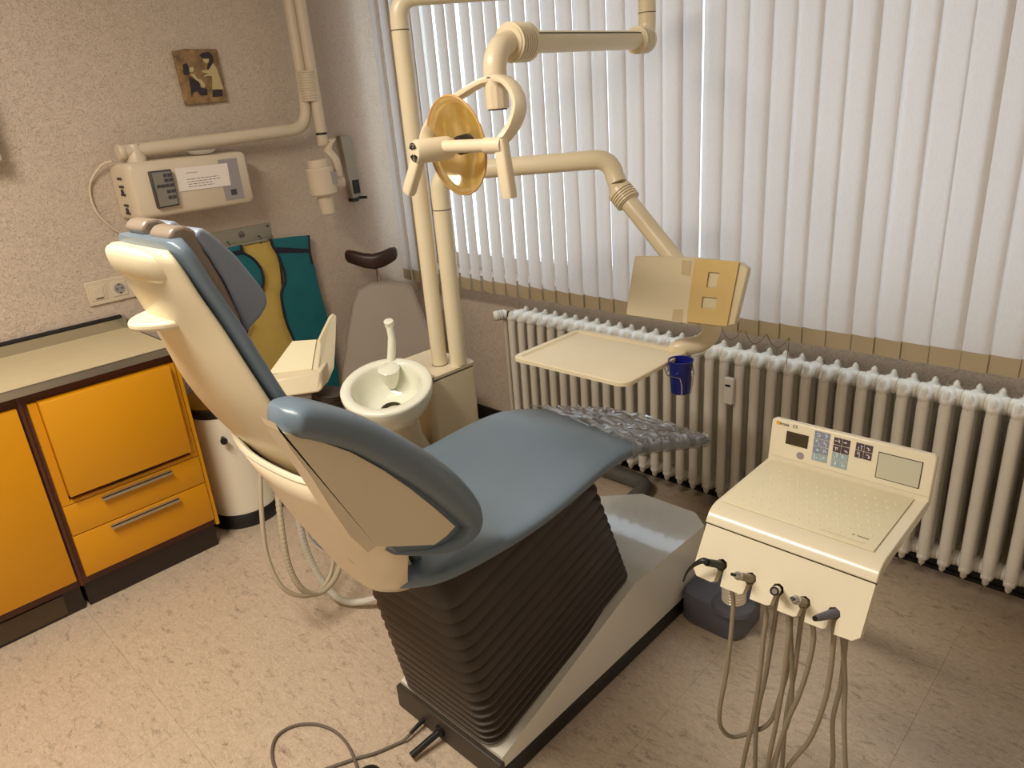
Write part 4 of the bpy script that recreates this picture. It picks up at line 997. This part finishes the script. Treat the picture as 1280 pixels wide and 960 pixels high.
# floor cable and foot control
cab = [pl0*.2+pl1*.8, pl1+(pl1-pl0)*.35]+[onz(u, v, .006) for u, v in ((500, 928), (470, 941), (445, 948), (425, 955), (405, 962), (380, 972), (350, 968), (340, 945), (345, 922), (365, 908), (393, 905), (418, 914), (435, 932), (446, 958), (452, 985))]
tag(MB().tube(bez(cab, 6), .0042, 8).build('foot_control_cable', CABLE, None, origin=onz(445, 948, 0)), 'thin grey cable looping over the floor to the chair base', 'cable')
fc_ = onz(478, 1004, 0)
t = thing('foot_control', 'black foot control at the lower picture edge under the chair', 'foot control', fc_)
MB().loft([rr_xy(0, fc_.x-.10, fc_.x+.06, fc_.y-.10, fc_.y+.045, .03), rr_xy(.03, fc_.x-.10, fc_.x+.06, fc_.y-.10, fc_.y+.045, .03), rr_xy(.038, fc_.x-.09, fc_.x+.05, fc_.y-.09, fc_.y+.035, .03)]).build('housing', BLACK, t)
MB().loft([rr_xy(.038, fc_.x-.07, fc_.x+.03, fc_.y-.08, fc_.y+.01, .02), rr_xy(.050, fc_.x-.065, fc_.x+.025, fc_.y-.075, fc_.y+.005, .02)]).build('pedal', DKBR, t)

# floor conduit behind the base
cA, cB, cC = V(.95, -.145, .034), V(1.605, -.145, .034), V(1.66, -.60, .034)
tag(MB().tube([cA, V(1.5, -.145, .034)]+elbow(cA, cB, cC, .07)+[V(1.655, -.53, .034)], .033, 18).build('floor_conduit', DRAIN, None, origin=(1.3, -.145, 0)), 'dark grey pipe bend on the floor before the radiator', 'pipe')

# ------------------------------------------------------------------ instrument console
KX0, KX1, KZ = 2.468, 2.814, .75
KYF, KYN = -.933, -1.176
con = thing('instrument_console', 'cream dental console with keypad panel and handpiece holders', 'console', (2.22, -.66, 0))
prof = [(-.905, .752), (KYN+.0, .752), (-1.192, .749), (-1.206, .742), (-1.214, .732), (-1.220, .722), (-1.214, .716), (-1.19, .722), (-1.15, .728), (-.93, .728), (-.905, .735)]
MB().prism([V(KX0, a, b) for a, b in prof], (KX1-KX0, 0, 0)).build('console_top', CREAMW, con, bevel=.002)
MB().box((KX0+.010, KYN+.003, .7525), (KX1-.024, KYF-.004, .7555)).build('silicone_mat', mat('ivory_silicone', (232, 222, 190), .45), con, smooth=False, bevel=.001)
mb = MB()
for i in range(13):
    for j in range(8):
        x_ = KX0+.045+i*.0205+(j % 2)*.01; y_ = KYN+.028+j*.024
        mb.lathe((x_, y_, .7555), (0, 0, 1), [(.003, 0), (.0022, .0008), (0, .001)], 8, caps=False)
o = mb.build('mat_bumps', mat('ivory_silicone', 0), con); o['kind'] = 'stuff'
MB().box((KX1-.130, KYN+.016, .7556), (KX1-.045, KYN+.0175, .7562)).build('mat_line', ALM, con, smooth=False)
text_mesh('mat_mark', 'm  mmmm', .007, INK, con, V(KX1-.075, KYN+.034, .7556), V(1, 0, 0), V(0, 1, 0))
MB().box((KX0+.03, -1.10, .69), (KX1-.03, -.95, .728)).build('console_body', CREAMW, con, bevel=.01)
# front plate with five holder notches
F0 = V(0, -1.2212, .7195); F1 = V(0, -1.281, .626); fd = (F1-F0).normalized(); FL = (F1-F0).length
fn = V(0, fd.z, -fd.y); 
if fn.y > 0: fn = -fn
holes = [onpl(u, v, F0, fn) for u, v in ((902, 706), (938, 723), (972, 737), (1005, 753), (1042, 767))]
FX0, FX1 = KX0+.004, KX1-.001
poly = [(FX0, 0), (FX1, 0), (FX1, FL*.90), (FX1-.012, FL)]
hs = [(h.x, (h-F0).dot(fd)) for h in holes]
for x_, s_ in reversed(hs):
    rr = .0125
    s_ = min(s_, FL-.03)
    poly += [(x_+.010, FL+.002), (x_+.008, s_+.012)]
    for k in range(7):
        a = math.radians(50-k*280/6); poly.append((x_+rr*math.cos(a+math.radians(0)), s_+rr*math.sin(a)))
    poly += [(x_-.004, s_+.014), (x_-.006, FL-.003), (x_-.012, FL+.001)]
poly += [(FX0+.012, FL), (FX0, FL*.88)]
MB().prism([F0+V(a, 0, 0)+fd*b for a, b in poly], -fn*.022).build('front_plate', CREAMW, con, smooth=False)
MB().prism([F0+V(a, 0, 0)+fd*b+fn*-.0235 for a, b in ((FX0+.01, .01), (FX1-.01, .01), (FX1-.012, FL*.78), (FX0+.012, FL*.78))], -fn*.004).build('holder_back', DKBR, con, smooth=False)
MB().box((KX0+.0005, -1.2190, .7150), (KX1-.0005, -1.2100, .7200)).build('front_seam', DKBR, con, smooth=False)
# keypad panel
Q0 = V(KX0+.004, -.931, .751); qu = V(1, 0, 0); qv = (V(0, -.917, .853)-V(0, -.931, .751)); QH = qv.length; qv.normalize(); qn = qu.cross(qv)
QW = KX1-KX0-.006
def qp(u, v, h=0): return Q0+qu*QW*u+qv*QH*v+qn*h
MB().prism([qp(a, b) for a, b in ((-.012, -.02), (1.012, -.02), (1.012, .95), (.995, 1), (.005, 1), (-.012, .95))], -qn*.018).build('keypad_panel', CREAMW, con, bevel=.003)
kp = [o for o in con.children if o.name.startswith('keypad_panel')][0]
MB().prism([qp(a, b, .0004) for a, b in ((0, .115), (1, .115), (1, .122), (0, .122))], qn*.0003).build('panel_crease', ALM, kp, smooth=False)
def key(u0, u1, v0, v1, mt, name='key', h=.0009): return MB().prism([qp(a, b, .0003) for a, b in ((u0, v0), (u1, v0), (u1, v1), (u0, v1))], qn*h).build(name, mt, kp, smooth=False)
key(.10, .25, .47, .77, LCD, 'display'); key(.69, .945, .24, .81, INK, 'viewer_frame', .0006); key(.695, .940, .255, .795, VIEWER, 'viewer_screen', .0012)
MB().lathe(qp(.21, .27, .0003), qn, [(.0085, 0), (.0085, .0008), (0, .0008)], 24).build('round_badge', STRIP, kp)
def pad_(u0, u1, v0, v1, cols, rows, mts):
    for i in range(cols):
        for j in range(rows):
            du = (u1-u0)/cols; dv = (v1-v0)/rows
            a0 = u0+i*du; b1 = v1-j*dv
            key(a0+.002, a0+du-.002, b1-dv+.008, b1-.008, mts[j])
            mb = MB(); cu, cv = a0+du*.5, b1-dv*.5
            for q in range(3):
                a = random.uniform(-.012, .012); b = random.uniform(-.035, .035)
                if random.random() < .5: pts = ((cu+a-.008, cv+b), (cu+a+.008, cv+b), (cu+a+.008, cv+b+.014), (cu+a-.008, cv+b+.014))
                else: pts = ((cu+a, cv+b-.03), (cu+a+.004, cv+b-.03), (cu+a+.004, cv+b+.03), (cu+a, cv+b+.03))
                mb.prism([qp(x_, y_, .0013+q*.0001) for x_, y_ in pts], qn*.0002)
            mb.build('key_symbol', GLYPH, kp, smooth=False)
pad_(.285, .388, .25, .94, 2, 4, [KEYB, KEYB, KEYB, KEYL])
pad_(.412, .517, .22, .90, 2, 4, [KEYD, KEYD, KEYL, KEYL])
pad_(.55, .655, .56, .90, 2, 2, [KEYD, KEYD])
MB().lathe(qp(.033, .91, .0003), qn, [(.0045, 0), (.0045, .0007), (0, .0007)], 16).build('logo_dot', mat('yellow_print', (226, 170, 30), .5), kp)
text_mesh('logo_text', 'irona', .0105, INK, kp, qp(.046, .875, .0005), qu, qv)
text_mesh('model_text', 'C5', .0095, INK, kp, qp(.135, .875, .0005), qu, qv)
# floor foot and arm
MB().loft([[V(a, b, z) for a, b in rrect(2.128+i_, 2.335-i_, -.765+i_, -.585-i_, .045, 6)] for z, i_ in ((0, .006), (.01, 0), (.095, 0), (.105, .006))]).build('arm_foot', GREYP, con)
ac = onz(917, 757, .105)
MB().lathe(ac, (0, 0, 1), [(.066, 0), (.062, .012), (.045, .022), (.03, .024)], 28).build('foot_collar', GREYP, con)
pr = []
for q in range(6): pr += [(.034, q*.01), (.037, q*.01+.003), (.037, q*.01+.006), (.034, q*.01+.009)]
MB().lathe(ac+V(0, 0, .022), (0, 0, 1), pr, 24).build('ribbed_sleeve', CREAMW, con, ang=30)
MB().tube(bez([ac+V(0, 0, .02), ac+V(.0, 0, .12), ac+V(.07, -.06, .25), V(2.52, -.98, .58), V(2.60, -1.03, .69)], 6), .028, 16).build('support_arm', CREAMW, con)

# handpieces with their hoses: five things held by the console
def hp_thing(name, label, k): return thing(name, label, 'handpiece', holes[k]-fn*.01, 'handpieces hanging in the console front')
def into(p, d=.05): return p-fn*d*.4
YH = -1.255
def hose(t, pts, r=.0052): 
    P = [ony(u, v, y) for u, v, y in pts]; MB().tube(bez(P, 7), r, 10).build('hose', HOSEG, t)
# 0 black syringe with bent tip
t = hp_thing('air_water_syringe', 'black air-water syringe with bent tip, leftmost in the console front', 0)
h = holes[0]; b0 = ony(884, 703, h.y-.035)
MB().tube([h-fn*.02+(h-b0).normalized()*.006, h, b0], [.0085, .0085, .0078], 14).build('body', BLACK, t)
MB().tube(bez([b0, ony(878, 701, b0.y-.004), ony(868, 706, b0.y-.01), ony(859, 715, b0.y-.015), ony(854, 727, b0.y-.018)], 5), [.0078, .0078, .0075, .007, .0066, .0062, .0058, .0054, .005, .0046, .0042, .0038, .0035, .0032, .003, .0028, .0026, .0024, .0022, .002, .0018], 10).build('bent_tip', BLACK, t)
hose(t, [(905, 712, -1.235), (916, 745, -1.235), (914, 790, -1.235), (908, 840, -1.23), (900, 885, -1.225), (901, 908, -1.21), (915, 921, -1.18), (940, 915, -1.14), (962, 903, -1.12), (975, 870, -1.12), (985, 830, -1.13), (990, 740, -1.16)])
specs = [(1, 'motor_handpiece', 'grey motor handpiece with small black nozzle, second from the left holder', (920, 719), BRONZE, .0088),
         (2, 'turbine_handpiece', 'chrome ended turbine coupling, middle one of the five console holders', (968, 739), CHROME, .0088),
         (3, 'motor_handpiece', 'grey motor handpiece with ringed chrome tip, fourth from the left holder', (993, 749), BRONZE, .0088),
         (4, 'scaler_handpiece', 'dark tapered scaler handpiece in the rightmost console holder', (1019, 773), GREYP, .009)]
hz = {1: [(940, 728, -1.24), (957, 762, -1.235), (954, 800, -1.235), (949, 850, -1.23), (941, 900, -1.22), (930, 950, -1.2), (926, 985, -1.18), (950, 990, -1.15), (975, 930, -1.14), (990, 870, -1.14), (985, 735, -1.16)],
      2: [(974, 742, -1.24), (986, 775, -1.235), (984, 810, -1.235), (978, 860, -1.225), (969, 910, -1.21), (959, 960, -1.20), (957, 990, -1.18), (945, 985, -1.15), (946, 900, -1.14), (958, 840, -1.14), (976, 730, -1.16)],
      3: [(1006, 758, -1.24), (1017, 790, -1.235), (1011, 830, -1.23), (999, 868, -1.22), (985, 900, -1.21), (972, 940, -1.20), (964, 985, -1.18), (975, 985, -1.15), (982, 900, -1.14), (993, 840, -1.14), (1005, 745, -1.16)],
      4: [(1043, 772, -1.245), (1042, 800, -1.235), (1038, 840, -1.23), (1030, 880, -1.22), (1012, 925, -1.20), (985, 960, -1.17), (975, 1000, -1.15), (1020, 1010, -1.13), (1040, 960, -1.13), (1041, 900, -1.13), (1052, 850, -1.13), (1060, 765, -1.16)]}
for k, nm, lb, tp, mt, r_ in specs:
    t = hp_thing(nm, lb, k); h = holes[k]; tip = ony(*tp, h.y-.040)
    d = (tip-h).normalized()
    MB().tube([h-d*.012, h+d*.004, tip-d*.010, tip], [r_, r_, r_*.92, r_*.75] if k != 4 else [r_, r_, r_*.75, r_*.6], 16).build('body', mt, t)
    if k in (1, 3):
        MB().lathe(tip-d*.010, d, [(r_*1.02, 0), (r_*1.08, .002), (r_*.95, .006), (r_*.7, .010), (r_*.35, .014)], 16).build('chuck', CHROME, t)
        MB().tube([tip, tip+d*.014], .0034, 10).build('nozzle', BLACK, t)
    elif k == 2:
        MB().lathe(tip-d*.002, d, [(r_, 0), (r_*.95, .004), (r_*.6, .004), (r_*.55, .001), (0, .001)], 18, caps=False).build('coupling', BLACK, t)
    else:
        MB().lathe(tip-d*.001, d, [(r_*.6, 0), (r_*.5, .004), (r_*.25, .004)], 14).build('nozzle', BLACK, t)
    hose(t, hz[k])
hx = [(1052, 770, -1.20), (1056, 850, -1.20), (1055, 900, -1.20), (1057, 960, -1.19), (1060, 1010, -1.17)]
MB().tube(bez([ony(*p) for p in hx], 7), .0052, 10).build('supply_hose', HOSEG, con)

for o in list(S.objects):
    if '_o' in o: del o['_o']
